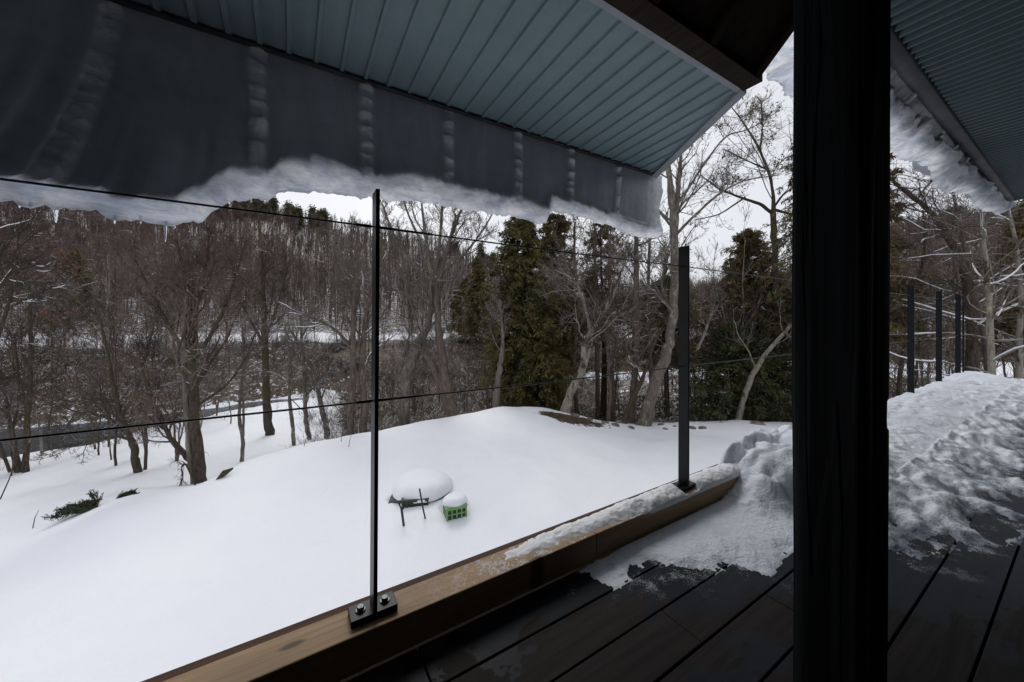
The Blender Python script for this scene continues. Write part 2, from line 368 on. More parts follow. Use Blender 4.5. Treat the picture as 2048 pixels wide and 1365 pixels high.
# ------------------------------------------------------------------ terrain
PXC = np.array([-200, 0, 250, 400, 500, 600, 757, 886, 1005, 1100, 1200, 1280, 1400, 1550, 1800, 2250], float)
def col(*v): return np.array(v, float)
K = [  # (Y, drop) rows, one value per bearing column
 (np.full(16, .3), np.full(16, 3.72)),
 (np.full(16, 5.2), col(4.4, 4.05, 3.80, 3.75, 3.74, 3.73, 3.72, 3.72, 3.70, 3.70, 3.72, 3.75, 3.75, 3.75, 3.8, 3.8)),
 (col(6, 6.3, 7.5, 8.4, 9.7, 10.7, 12.1, 13.2, 14.0, 13.9, 13.3, 13.1, 13.4, 13.9, 14, 14),
  col(5.0, 4.55, 3.95, 3.98, 3.82, 3.78, 3.70, 3.5, 3.24, 3.32, 3.68, 3.90, 3.90, 3.88, 4.0, 4.1)),
 (col(9, 9.5, 11, 11.2, 13, 14, 16, 17.5, 18.5, 18.5, 18, 18, 18, 18, 18, 18),
  col(5.5, 5.3, 5.1, 5.2, 5.3, 5.5, 5.8, 6.0, 6.0, 5.8, 5.4, 4.9, 4.8, 5.0, 5.2, 5.2)),
 (col(17, 17.6, 21.3, 25, 28, 30, 32, 34, 36, 38, 40, 42, 44, 46, 46, 46),
  col(6.8, 6.8, 6.8, 6.8, 6.8, 6.8, 6.9, 7, 7, 7, 6.9, 6.8, 6.8, 6.8, 6.8, 6.8)),
 (col(18, 18.6, 22.7, 27.0, 30.0, 32, 34.6, 36, 38, 40, 42, 44, 46, 48, 48, 48), col(7.7, 7.7, 7.7, 7.7, 7.6, 7.4, 6.8, 6.8, 6.8, 6.8, 6.8, 6.8, 6.8, 6.8, 6.8, 6.8)),
 (col(22.6, 22.8, 25.6, 28.4, 31, 32.8, 35, 37, 39, 41, 43, 45, 47, 49, 49, 49), col(7.7, 7.7, 7.7, 7.7, 7.6, 7.4, 6.7, 6.7, 6.7, 6.7, 6.7, 6.7, 6.7, 6.7, 6.7, 6.7)),
 (col(24, 24.3, 27, 29.7, 32, 34, 36, 38, 40, 42, 44, 46, 48, 50, 50, 50), np.full(16, 6.3)),
 (col(33, 34, 37, 41, 43, 45, 48, 50, 52, 54, 55, 56, 58, 60, 60, 60), np.full(16, 2.9)),
 (col(44, 46, 50, 54, 56, 58, 61, 64, 66, 68, 70, 72, 74, 76, 76, 76), col(1.6, 1.6, 1.6, 1.7, 1.8, 1.8, 1.8, 1.8, 1.8, 2, 2.2, 2.2, 2.2, 1.5, .5, .0)),
 (np.full(16, 120.), -col(24, 23, 20, 17, 16, 15, 14, 10, 7, 5, 3, 3, 4, 7, 20, 25)),
 (np.full(16, 240.), -col(90, 86, 76, 74, 76, 68, 57, 46, 34, 18, 13, 11, 12, 18, 62, 72)),
 (np.full(16, 340.), -col(80, 75, 66, 60, 58, 53, 45, 35, 24, 14, 10, 8, 9, 14, 52, 60)),
 (np.full(16, 900.), -col(60, 55, 50, 45, 45, 40, 35, 25, 15, 8, 5, 5, 5, 10, 40, 45)),
]
KY = np.stack([k[0] for k in K]); KD = np.stack([k[1] for k in K])
TH = np.concatenate([np.arange(-180, -62, 4.), np.arange(-62, -22, .34), np.arange(-22, -4, .2), np.arange(-4, 62.01, .34), np.arange(66, 180, 4.), [180.]])
RR = np.concatenate([[.3, 1.2], np.exp(np.linspace(math.log(2.4), math.log(6.2), 40)), np.linspace(6.24, 9.0, 70), np.exp(np.linspace(math.log(9.06), math.log(60), 170)), np.exp(np.linspace(math.log(61.5), math.log(1100), 70))])
def _profiles():
    Z = np.zeros((len(TH), len(RR)))
    for i, th in enumerate(TH):
        c = math.cos(R(min(abs(th), 60))); px = CX + F * math.tan(R(max(-60, min(60, th))))
        ky = np.array([np.interp(px, PXC, KY[j]) for j in range(len(K))]); kd = np.array([np.interp(px, PXC, KD[j]) for j in range(len(K))])
        if abs(th) > 66:                              # behind the house: level ground
            f = min(1, (abs(th) - 66) / 30); kd = kd * (1 - f) + 3.8 * f
        Z[i] = -np.interp(RR * c, ky, kd)
    for _ in range(10):
        Z[:, 1:-1] = .25 * Z[:, :-2] + .5 * Z[:, 1:-1] + .25 * Z[:, 2:]
        Z[1:-1] = .25 * Z[:-2] + .5 * Z[1:-1] + .25 * Z[2:]
    return Z
ZT = _profiles()
TX = np.sin(np.radians(TH))[:, None] * RR[None]; TY = np.cos(np.radians(TH))[:, None] * RR[None]
RG = np.broadcast_to(RR[None], TX.shape)
ZT = ZT + (fbm(TX * .28, TY * .28, seed=5) - .5) * .38 * sst(2, 8, RG) + (fbm(TX * 1.1, TY * 1.1, seed=9) - .5) * .07
ZT = ZT + (fbm(TX * .05, TY * .05, seed=3) - .5) * 6 * sst(60, 140, RG)
ZT = ZT + (fbm(TX * .5, TY * .5, seed=13) - .5) * .9 * sst(26, 34, RG) * (1 - sst(60, 90, RG))
pxg = CX + F * np.tan(np.radians(np.clip(TH, -60, 60)))[:, None]
# hollows around the things standing in the yard
for hx, hy, rx_, ry_, dep in ((-1.92, 7.36, .66, .36, .24), (-1.10, 6.92, .33, .30, .13)):
    ZT -= dep * (1 - sst(.55, 1, np.hypot((TX - hx) / rx_, (TY - hy) / ry_)))
def ground_z(x, y):
    th = math.degrees(math.atan2(x, y)); r = math.hypot(x, y)
    i = np.clip(np.searchsorted(TH, th) - 1, 0, len(TH) - 2); j = np.clip(np.searchsorted(RR, r) - 1, 0, len(RR) - 2)
    a = (th - TH[i]) / (TH[i + 1] - TH[i]); b_ = (r - RR[j]) / (RR[j + 1] - RR[j])
    return float(ZT[i, j] * (1 - a) * (1 - b_) + ZT[i + 1, j] * a * (1 - b_) + ZT[i, j + 1] * (1 - a) * b_ + ZT[i + 1, j + 1] * a * b_) + EYE
def ground_px(px, py, Ymin=3.):                      # first ground point seen at that pixel
    u = (px - CX) / F; Y = Ymin
    while Y < 300:
        if EYE + (HY - py) / F * Y <= ground_z(u * Y, Y): break
        Y += .08
    return np.array([u * Y, Y, ground_z(u * Y, Y)])
def soil_amount():
    pY = RG * np.cos(np.radians(np.clip(TH, -60, 60)))[:, None]
    zz = ZT
    s = np.zeros_like(ZT)
    far = np.maximum(sst(-7.6, -7.0, zz), sst(700, 760, pxg)) * sst(0, 1, (pY - np.interp(pxg, PXC, KY[6])) / .4)
    bank = far * (1 - sst(0, 6, pY - np.interp(pxg, PXC, KY[8])))
    s = np.maximum(s, bank * (.545 + .07 * sst(500, 760, pxg)))
    hill = far * sst(0, 10, pY - np.interp(pxg, PXC, KY[8]))
    s = np.maximum(s, hill * .52)
    # bare soil on the mound
    dx, dy = (TX - 2.2) / 1.9, (TY - 13.1 + .12 * TX) / .85
    s = np.maximum(s, .66 * np.exp(-(dx * dx + dy * dy) * .9) * (zz > -4.6))
    # leaf litter behind the yard crest on the right
    s = np.maximum(s, .65 * sst(600, 720, pxg) * sst(.1, 1.2, pY - np.interp(pxg, PXC, KY[2])) * (1 - sst(26, 32, pY - np.interp(pxg, PXC, KY[2]))) * (1 - .17 * sst(1150, 1260, pxg)))
    return s
V = np.stack([TX, TY, ZT + EYE], -1)
nT, nR = len(TH), len(RR)
mesh = mesh_np('snowy_ground', V, [grid_faces(nT, nR)[:, ::-1]], M['snow_ground'], smooth=True, attrs={'soil': soil_amount()})
tag(mesh, kind='structure')
# river surface
rv = []
for px in np.linspace(-200, 2250, 120):
    y0 = np.interp(px, PXC, KY[4]) - .8; y1 = np.interp(px, PXC, KY[7]) + .8; u = (px - CX) / F
    for k in range(5):
        Y = y0 + (y1 - y0) * k / 4; rv.append((u * Y, Y, EYE - 7.15))
tag(mesh_np('river', rv, [grid_faces(120, 5)], M['river_water']), kind='structure')

# ------------------------------------------------------------------ deck, curb, column
H_ = -EYE
mb = MB(); rng = random.Random(4)
Dk = 1.155; k = 0
while Dk > -1.9:
    D0 = Dk - .1535; joints = [-2.6, 1.15 + ((k * 1.37) % 2.9) - (0 if k == 2 else .8), 4.0 + (k * .83) % 1.5, 7.2 + (k * .5) % 1.2, 10.0]
    if k == 2: joints[1] = 1.15
    for a, c in zip(joints[:-1], joints[1:]):
        dz = rng.uniform(-.0012, .0012); mb.box(a + .0015, c - .0015, D0, Dk, H_ - .028 + dz, H_ + dz)
    Dk -= .16; k += 1
fl = tag(mb.build('deck_floor', M['deck_board'], bevel=.003), kind='structure')
mb = MB()
for t in np.arange(-2.5, 10, .6): mb.box(t, t + .05, -1.9, 1.15, H_ - .17, H_ - .031)
sub = mb.build('joists', M['wall_wood'], fl)
mb = MB(); mb.box(-2.6, 10.0, -1.9, 1.15, H_ - .19, H_ - .172); mb.build('gap_light_blocker', M['wall_wood'], fl)  # sheet added to block snow light coming up through the board gaps
mb = MB(); mb.box(-2.7, 10.05, 1.279, 1.32, H_ - .33, -.952); mb.build('edge_board', M['curb_edge_wood'], fl)
mb = MB()
for t in (-2.2, 1.2, 4.6, 8.0): mb.box(t, t + .12, 1.10, 1.22, -4.3, H_ - .171)
mb.build('support_post', M['wall_wood'], fl)

CT = -.940                                           # top of the curb, from the eye
def curb(t0, t1, D0, D1, label):
    m = MB(); m.box(t0, t1, D0, D1, H_ + .001, CT)
    o_ = m.build('curb_beam', M['curb_wood'], bevel=.004); return tag(o_, label, 'beam', 'timber curb beams along the deck edge')
curb(-2.6, 1.145, 1.157, 1.277, 'bare brown timber curb under the nearest railing post')
curb(1.1475, 4.6, 1.157, 1.277, 'timber curb along the deck edge with snow lying on top, past the butt joint')
curb(4.6025, 9.86, 1.157, 1.277, 'far timber curb buried by the shovelled snow behind the dark column')
curb(9.862, 9.98, -1.8, 1.277, 'pale timber curb across the far end of the deck')

# column
mb = MB(); D0, t0, s1, s2 = .294, 1.155, .153, .20
rows = []; zs = np.concatenate([np.linspace(H_, 2.2, 120)]); per = []
base = [(0, 0), (0, 1), (1, 1), (1, 0)]
pts = []
for a, c in ((0, 1), (1, 2), (2, 3), (3, 0)):
    for q in np.linspace(0, 1, 12)[:-1]:
        p = np.array(base[a]) * (1 - q) + np.array(base[c]) * q; pts.append(p)
pts = np.array(pts); npt = len(pts)
VV = []
for z in zs:
    pe = pts.copy() - .5
    cr = np.abs(pe).max(1, keepdims=True); rr = np.linalg.norm(pe, axis=1, keepdims=True)
    pe = pe * np.minimum(1, .63 / rr)                  # waney corners
    wv = (vnoise(pts[:, 0] * 3 + 5, pts[:, 1] * 3, z * 1.3, 4) - .5) * .012 + (vnoise(pts[:, 0] * 14, pts[:, 1] * 14, z * 1.0, 8) - .5) * .006
    Dl = D0 + s1 / 2 + pe[:, 1] * s1 - .000 ; tl = t0 + s2 / 2 + pe[:, 0] * s2
    Dl = Dl + wv * np.sign(pe[:, 1]) + (.006 if z > .5 else 0) * 0
    tl = tl + wv * np.sign(pe[:, 0])
    notch = math.exp(-((z + .245) / .028) ** 4) * .010
    far = (pe[:, 0] > .3); Dl = Dl + notch * far * 1.4; tl = tl - notch * far
    lean = .007 * (z + 1) 
    VV.append(Wn(tl, Dl - lean * .6, z))
VV = np.array(VV).reshape(-1, 3)
a = []
for i in range(len(zs) - 1):
    for j in range(npt): a.append([i * npt + j, i * npt + (j + 1) % npt, (i + 1) * npt + (j + 1) % npt, (i + 1) * npt + j])
co_ = mesh_np('timber_column', VV, [np.array(a), np.array([list(range(npt))[::-1]])], M['dark_post'], smooth=False)
tag(co_, 'thick weathered black timber column standing on the deck in the right foreground', 'column')

# ------------------------------------------------------------------ railing posts and cables
def post(t, label, plate=True, lean=0., w_=.060, th=.012, top=.41, D=1.216):
    loc = W(t, D, CT); e = empty('railing_post', loc, label, 'railing post', 'black steel railing posts along the deck edge')
    m = MB(); zz = [CT + .02, top]
    V = [W(t + a * th + lean * (z - CT), D + c * w_, z) for z in zz for c in (-.5, .5) for a in (-.5, .5)]
    m.add(V, [BOXF]); m.build('bar', M['black_steel'], e, bevel=.0012)
    m = MB(); m.box(t - .07, t + .07, 1.186, 1.257, CT + .001, CT + .0225); m.build('base_plate', M['black_steel'], e, bevel=.002)
    for s_ in (-1, 1):
        m = MB(); hexa = [(t + s_ * .037 + .011 * math.cos(q * math.pi / 3), 1.222 + .011 * math.sin(q * math.pi / 3)) for q in range(6)]
        m.prism(hexa, CT + .027, CT + .036)
        wsh = [(t + s_ * .037 + .0155 * math.cos(q * math.pi / 10), 1.222 + .0155 * math.sin(q * math.pi / 10)) for q in range(20)]
        m.prism(wsh, CT + .0228, CT + .0268); m.build('bolt', M['bolt_steel'], e, bevel=.0008)
    return e
post(.226, 'nearest black steel railing post, bolted to the bare curb', lean=.006, D=1.212)
post(1.872, 'second black steel railing post, its plate half covered by curb snow', lean=.002)
post(3.47, 'railing post hidden behind the dark column, nearer one'); post(5.05, 'railing post hidden behind the dark column, farther one')
post(6.50, 'railing post just right of the dark column, standing in the snow ridge')
post(7.98, 'middle of the three small railing posts right of the column')
post(9.32, 'farthest railing post of the long side, near the deck corner')
post(9.75, 'thin corner railing post right behind the farthest one', w_=.02, th=.012)

def cable(pts, r, label, sleeves=(), nm='railing_cable'):
    e = empty(nm, pts[0], label, 'cable', 'thin steel cables strung through the railing posts')
    m = MB(); m.tube(np.array(pts), r, 8); m.build('wire', M['cable_steel'], e, smooth=True)
    for a, c, rr_ in sleeves:
        m = MB(); m.tube(np.array([a, c]), rr_, 10); m.build('sleeve', M['cable_steel'], e, smooth=True)
for z, l in ((.297, 'upper'), (-.259, 'lower')):
    ts = np.concatenate([np.linspace(-2.4, .226, 8), np.linspace(.4, 1.872, 6), np.linspace(2.2, 9.7, 12)])
    pts = [W(t, 1.214, z - .004 * math.sin(math.pi * min(1, max(0, (t - .226) / 1.646))) + (-.006 * (t - .226) if t < .226 else 0) * (1 if z < 0 else 0)) for t in ts]
    sl_ = [(W(.226 - .052, 1.214, z), W(.226 - .006, 1.214, z), .0050), (W(.232, 1.214, z), W(.30, 1.214, z - .0005), .0048), (W(.300, 1.214, z - .0005), W(.42, 1.214, z - .001), .0040)]
    cable(pts, .0029, '%s steel cable running through all the railing posts of the long side' % l, sl_)
    cable([W(9.76, D, z) for D in (1.2, .2, -1.8)], .0027, '%s steel cable crossing the far end of the deck beside the snow' % l)

# ------------------------------------------------------------------ porch roof (left) and house roof (right)
he, De, hi, Di = 1.35, 2.157, 1.41, 1.16
te, ti = 2.88, 2.34
T0 = -2.6
porch = empty('porch_roof', W(0, Di, hi), 'teal ribbed metal porch roof eave seen from below', 'roof')
def zs_(D): return he + (hi - he) * (De - D) / (De - Di)
def tend(D): return te + (ti - te) * (De - D) / (De - Di)
# ribbed soffit: profile along t, cut by the slanted end
m = MB(); ribs = np.arange(T0, te + .01, .1213) + ((.359 - T0) % .1213) - .1213
xs = []
for r_ in ribs:
    xs += [(r_ - .013, 0), (r_ - .008, -.013), (r_ + .006, -.013), (r_ + .011, 0), (r_ + .058, -.0022), (r_ + .064, -.0022)]
prof = np.array(xs)
DD = np.linspace(De - .004, Di + .004, 12); VV = []
for t, dz in prof:
    for D in DD:
        tl = min(t, tend(D) - .01)
        VV.append(W(tl, D, zs_(D) + (dz if t < tend(D) - .012 else 0)))
m.add(VV, [grid_faces(len(prof), len(DD))])
sf = m.build('soffit_panel', M['teal_metal'], porch)
mo = sf.modifiers.new('solid', 'SOLIDIFY'); mo.thickness = .0015; mo.offset = 1
m = MB(); m.box(T0, te + .01, De, De + .012, he - .020, he + .11); m.box(T0, te, De - .022, De - .001, he - .020, he - .012); m.build('fascia', M['dark_trim_metal'], porch)
m = MB(); m.box(T0, ti + .01, Di - .03, Di + .003, hi - .022, hi - .008); m.build('edge_trim', M['grey_trim'], porch)
m = MB()
V = []
for z0 in (-.030, .09):
    for (t, D) in ((tend(Di) - .03, Di - .03), (tend(Di) + .035, Di - .03), (te - .04, De + .012), (te + .035, De + .012)):
        V.append(W(t, D, zs_(D) + z0))
m.add(V, [[[0, 2, 3, 1], [4, 5, 7, 6], [0, 1, 5, 4], [2, 6, 7, 3], [0, 4, 6, 2], [1, 3, 7, 5]]]); m.build('end_trim', M['grey_trim'], porch)
# beam at the wall line, ceiling rising inside at 45 degrees with rafters
m = MB(); m.box(T0, ti, Di - .135, Di - .032, hi - .026, hi + .12); m.build('eave_beam', M['ceiling_wood'], porch, bevel=.003)
m = MB()
pr = [(Di - .135, hi + .02), (-.35, hi + .02 + Di - .135 + .35), (-1.9, hi + .02 + Di - .135 + .35 - 1.0)]
V = []
for t in (T0, ti):
    for th_ in (0, .05):
        for D, z in pr: V.append(W(t, D, z + th_))
m.add(V, [[[0, 1, 7, 6], [1, 2, 8, 7], [3, 9, 10, 4], [4, 10, 11, 5], [0, 3, 4, 1], [1, 4, 5, 2], [6, 7, 10, 9], [7, 8, 11, 10], [0, 6, 9, 3], [2, 5, 11, 8]]])
m.build('ceiling', M['ceiling_wood'], porch)
for t in np.arange(T0 + .3, ti, .455):
    m = MB(); V = []
    for tt_ in (t, t + .045):
        for D, z in ((Di - .14, hi + .02), (-.35, pr[1][1]), (-.35, pr[1][1] - .1), (Di - .14, hi - .02)): V.append(W(tt_, D, z - .002))
    m.add(V, [[[0, 1, 2, 3], [4, 7, 6, 5], [0, 4, 5, 1], [3, 2, 6, 7], [0, 3, 7, 4], [1, 5, 6, 2]]]); m.build('rafter', M['ceiling_wood'], porch)
m = MB(); V = []                                     # outer roof sheet above the soffit
for t in (T0, te - .01):
    for z in (.075, .10):
        V += [W(t, De + .01, he + z), W(min(t, ti), Di - .1, hi + .12 + z), W(min(t, ti), -.35, pr[1][1] + z + .02), W(min(t, ti), -1.9, pr[2][1] + z + .02)]
m.add(V, [[[0, 1, 9, 8], [1, 2, 10, 9], [2, 3, 11, 10], [4, 12, 13, 5], [5, 13, 14, 6], [6, 14, 15, 7], [0, 4, 5, 1], [1, 5, 6, 2], [2, 6, 7, 3], [8, 9, 13, 12], [9, 10, 14, 13], [10, 11, 15, 14], [0, 8, 12, 4], [3, 7, 15, 11]]])
m.build('roof_sheet', M['dark_trim_metal'], porch)
m = MB()
for p in ((1.9, .2), (.55, .16)): pass
for D in np.linspace(Di + .1, De - .1, 5): m.prism([(tend(D) - .025 + .004 * math.cos(q), D + .004 * math.sin(q)) for q in np.linspace(0, 5.5, 8)], zs_(D) - .027, zs_(D) - .0243)
m.build('screw', M['black_steel'], porch)

hb, Db, tb0, tb1 = 1.72, .745, 2.40, 8.74
house = empty('house_roof', W(5, Db, hb), 'dark corrugated metal roof eave over the snowy end of the deck', 'roof')
ts = np.arange(tb0, tb1, .0095); zz = hb + .015 * np.clip(1.5 * np.cos(2 * math.pi * (ts - tb0) / .086), -1, 1)
DDs = np.array([.635, -.3, -1.9]); VV = [W(t, D, z) for t, z in zip(ts, zz) for D in DDs]
m = MB(); m.add(VV, [grid_faces(len(ts), 3)]); sf = m.build('soffit_panel', M['dark_teal_metal'], house, smooth=False)
mo = sf.modifiers.new('solid', 'SOLIDIFY'); mo.thickness = .0015; mo.offset = 1
m = MB(); nn = 9; VV = []                           # rolled eave board
for t in np.linspace(tb0, tb1, 30):
    for q in np.linspace(0, 1, nn):
        VV.append(W(t, .630 + q * .118, hb - .016 - .030 * math.sin(q * math.pi) + .012 * (vnoise(t * 1.2, q) - .5)))
m.add(VV, [grid_faces(30, nn)]); ef = m.build('eave_board', M['eave_grey'], house, smooth=True)
mo = ef.modifiers.new('solid', 'SOLIDIFY'); mo.thickness = .008; mo.offset = 1
m = MB(); m.box(tb0, tb1, -1.9, Db + .02, hb + .03, hb + .09); m.build('roof_sheet', M['dark_trim_metal'], house)
m = MB(); m.box(tb1, tb1 + .02, -1.9, Db, hb - .03, hb + .09); m.build('end_trim', M['grey_trim'], house)
m = MB(); V = [W(t, D, z) for t in (ti + .005, tb0 - .005) for D, z in ((-1.9, hb), (.72, hb), (.72, 1.9), (-.35, 2.9), (-1.9, 1.9))]
m.add(V, [[[0, 1, 2, 3, 4]], [[9, 8, 7, 6, 5]], [[0, 5, 6, 1], [1, 6, 7, 2], [2, 7, 8, 3], [3, 8, 9, 4], [4, 9, 5, 0]]]); m.build('gable_board', M['wall_wood'], house)
wl = empty('house_wall', W(0, -1.9, H_), 'dark boarded house wall behind the deck, with an unseen side wall added to darken the porch', 'wall')
m = MB()
for i, z in enumerate(np.arange(H_, 2.85, .18)): m.box(T0, tb1, -1.94, -1.905 + (.004 if i % 2 else 0), z + .003, z + .18)
for i, z in enumerate(np.arange(H_, 2.4, .18)): m.box(T0 - .04, T0 - .002, -1.9, .95, z + .003, z + .18)  # unseen side wall, added to keep daylight out of the porch
m.build('cladding', M['wall_wood'], wl)

# ------------------------------------------------------------------ overhanging snow and ice
def overhang(ts, top, zb, Db_, lip, bands, name, label, thick, seed, amp=1., endt=None, ns=64, curve=1.5, endw=.2):
    """hanging sheet: inner face from the eave (D,z) to its lower edge, with an outer face behind it"""
    n = len(ts); s = np.linspace(0, 1, ns)[None]; t2 = ts[:, None] + 0 * s
    zt = top[1] + 0 * ts; zbn = zb + (fbm(ts * 9, 0, seed=seed) - .5) * .04 * amp + (fbm(ts * 38, 0, seed=seed + 3) - .5) * .034
    zbn = zbn - np.clip(vnoise(ts * 26, 3., seed=seed + 4) - .72, 0, 1) * .10 * (ts < -.1) + np.clip(vnoise(ts * 34, 7., seed=seed + 6) - .7, 0, 1) * .05 * (ts < -.1)
    z = zt[:, None] * (1 - s) + zbn[:, None] * s
    D = top[0] + (Db_[:, None] - top[0]) * s ** curve
    dist = (z - zbn[:, None])                          # height above the lower edge
    thin = 1 - sst(.72, 1.18, dist / (lip[:, None] * (1 + .6 * (fbm(t2 * 7, z * 4, seed=seed + 5, oc=5) - .5))))
    if endt is not None: thin = np.maximum(thin, .75 * sst(endt - endw, endt - .02, t2 + (fbm(t2 * 3, z * 6, seed=seed) - .5) * .12))
    band = np.zeros_like(z); bump = np.zeros_like(z)
    for bt, bw, slant in bands:
        q = np.abs(t2 - bt - (fbm(z * 5, bt, seed=seed + 8, oc=2) - .5) * .02) / bw
        fz = (1 - sst(.45, 1.25, q)) * (1 - sst(.85, 1.0, thin))
        ph = z * (11 + 3 * math.sin(bt * 7)) + (fbm(t2 * 8, z * 6, seed=seed + 2) - .5) * 1.6
        sc2 = np.abs(np.mod(ph, 1.))
        sc2 = sc2 ** 2.6 * (1 - sst(.93, 1., sc2)); band = np.maximum(band, fz * (.18 + .95 * sc2)); bump += fz * (.006 + .030 * sc2)
    lump = (fbm(t2 * 7, z * 9, seed=seed + 1, oc=5) - .5) * .05 * amp * (.15 + thin) + (fbm(t2 * 30, z * 42, seed=seed + 7) - .5) * .016 * thin; lump = lump * sst(0, .12, s)
    bul = .035 * np.sin(np.clip(dist / np.maximum(lip[:, None], .01), 0, 1.3) / 1.3 * math.pi) * (dist < lip[:, None] * 1.3)
    Dn = D - bump - lump - bul * amp
    th_ = .012 + thick * sst(0, .30, dist - .03) * (1 - .8 * (thin if endt is not None else 0 * thin))
    inner = Wn(t2, Dn, z).reshape(-1, 3); outer = Wn(t2, Dn + th_ + .01, z + .012 * (1 - s)).reshape(-1, 3)
    N = n * ns; g = grid_faces(n, ns)
    e = []
    for i in range(n - 1): e.append([i * ns + ns - 1, (i + 1) * ns + ns - 1, N + (i + 1) * ns + ns - 1, N + i * ns + ns - 1]); e.append([i * ns, N + i * ns, N + (i + 1) * ns, (i + 1) * ns])
    for j in range(ns - 1): e.append([j, j + 1, N + j + 1, N + j]); q = (n - 1) * ns; e.append([q + j, N + q + j, N + q + j + 1, q + j + 1])
    ob = empty(name, W(ts[n // 2], top[0], top[1]), label, 'snow')
    at = {'thin': np.concatenate([thin.ravel()] * 2), 'band': np.concatenate([np.clip(band, 0, 1).ravel()] * 2)}
    mesh_np('ice_sheet', np.concatenate([inner, outer]), [g, g[:, ::-1] + N, np.array(e)], M['roof_ice'], ob, smooth=True, attrs=at)
    return ob, zbn
def icicle(p, L, r, parent):
    zs2 = np.linspace(0, 1, 10); rr2 = r * (1 - zs2) ** .7 * (1 + .25 * np.sin(zs2 * 26)) + .0008
    P = np.array([[p[0], p[1], p[2] + .012 - L * q] for q in zs2]); m = MB(); m.tube(P, rr2, 8); m.build('icicle', M['icicle_ice'], parent, smooth=True)

bp = np.array([(-60, 398, 1.58), (0, 402, 1.60), (30, 395, 1.60), (70, 405, 1.62), (115, 412, 1.64), (170, 415, 1.66), (240, 430, 1.68), (290, 436, 1.71), (330, 445, 1.75), (380, 436, 1.82), (410, 428, 1.87), (450, 405, 1.95), (500, 396, 2.04),
               (560, 388, 2.12), (620, 384, 2.17), (700, 392, 2.2), (800, 399, 2.2), (880, 408, 2.2), (960, 420, 2.2), (1050, 437, 2.2), (1092, 450, 2.2), (1100, 425, 2.2), (1170, 432, 2.2), (1230, 455, 2.21), (1290, 475, 2.22), (1325, 478, 2.23), (1333, 465, 2.23)])
bt_ = px2t(bp[:, 0], bp[:, 2]); bY = bt_ * DY + bp[:, 2] * NY; bz = (HY - bp[:, 1]) / F * bY
ts = np.arange(T0, 3.02, .0115); zb = np.interp(ts, bt_, bz); Dbn = np.interp(ts, bt_, bp[:, 2])
lipx = np.array([(0, .095), (240, .09), (330, .12), (400, .17), (500, .165), (640, .19), (720, .15), (800, .17), (960, .15), (1050, .15), (1180, .10), (1290, .12)])
lip = np.interp(ts, px2t(lipx[:, 0], np.interp(lipx[:, 0], bp[:, 0], bp[:, 2])), lipx[:, 1])
bands = [(q, .035 if i > 1 else .05, 0) for i, q in enumerate((-2.6, -2.5, -.64, -.137, .369, .863, 1.39, 1.88, 2.41))]
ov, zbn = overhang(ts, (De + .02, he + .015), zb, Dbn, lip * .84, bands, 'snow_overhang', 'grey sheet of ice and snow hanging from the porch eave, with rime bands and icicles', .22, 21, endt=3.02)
for px, L, r_ in ((110, .055, .006), (228, .03, .004), (281, .03, .004), (330, .075, .0045), (349, .03, .003), (155, .015, .004), (60, .02, .004), (37, .02, .004), (430, .012, .004)):
    D = float(np.interp(px, bp[:, 0], bp[:, 2])); t = float(px2t(px, D)); i = int(np.argmin(abs(ts - t)))
    icicle(W(t, Dbn[i] + .005, zbn[i]), L, r_, ov)
# snow lying on the porch roof behind the hanging sheet
def roof_snow(t0, t1, D0, z0, D1, z1, th_, name, label, seed):
    ts_ = np.linspace(t0, t1, 60); q = np.linspace(0, 1, 20); Vt = []; Vb = []
    for t in ts_:
        for a in q:
            D = D0 + (D1 - D0) * a; z = z0 + (z1 - z0) * a
            hh = th_ * (.8 + .4 * fbm(t * .9, D * .9, seed=seed)) * float(sst(0, .12, min(t - t0, t1 - t) + .02)) * float(sst(0, .08, a + .02))
            Vt.append(W(t, D, z + hh)); Vb.append(W(t, D, z))
    g = grid_faces(60, 20); return tag(mesh_np(name, Vt + Vb, [g, g[:, ::-1] + 1200, border(60, 20)], M['snow_clean'], smooth=True), label, 'snow')
def border(n, k):
    N = n * k; e = []
    for i in range(n - 1): e += [[i * k, (i + 1) * k, N + (i + 1) * k, N + i * k], [i * k + k - 1, N + i * k + k - 1, N + (i + 1) * k + k - 1, (i + 1) * k + k - 1]]
    for j in range(k - 1): q = (n - 1) * k; e += [[j, N + j, N + j + 1, j + 1], [q + j, q + j + 1, N + q + j + 1, N + q + j]]
    return np.array(e)
roof_snow(T0, ti - .05, De + .24, he + .12, Di - .1, hi + .24, .22, 'roof_snow', 'thick snow lying on top of the porch roof', 3)

bp2 = np.array([(1505, 112, 1.12), (1530, 130, 1.1), (1592, 178, 1.02), (1776, 288, .95), (1805, 303, .93), (1840, 325, .90), (1860, 340, .885), (1880, 382, .87), (1925, 380, .84), (1942, 402, .82), (1962, 414, .80), (1985, 421, .78), (2005, 431, .765), (2014, 424, .76)])
b2t = px2t(bp2[:, 0], bp2[:, 2]); b2Y = b2t * DY + bp2[:, 2] * NY; b2z = (HY - bp2[:, 1]) / F * b2Y
ts2 = np.linspace(2.42, 8.72, 620); zb2 = np.interp(ts2, b2t, b2z); D2 = np.interp(ts2, b2t, bp2[:, 2])
top2 = (Db - .02, hb - .022)
lip2 = (top2[1] - zb2) * np.interp(ts2, [2.4, 3.5, 5, 7, 8.7], [.7, .52, .5, .6, .75]) * (1 + .5 * (fbm(ts2 * 3.3, 2, seed=60) - .5))
ov2, _ = overhang(ts2, top2, zb2, D2, np.maximum(lip2, .02), [(q, .04, 0) for q in np.arange(3.0, 8.6, .5)], 'snow_overhang', 'lumpy white snow curling down from the corrugated house roof at upper right', .3, 61, amp=2.6, ns=48, curve=1.1)

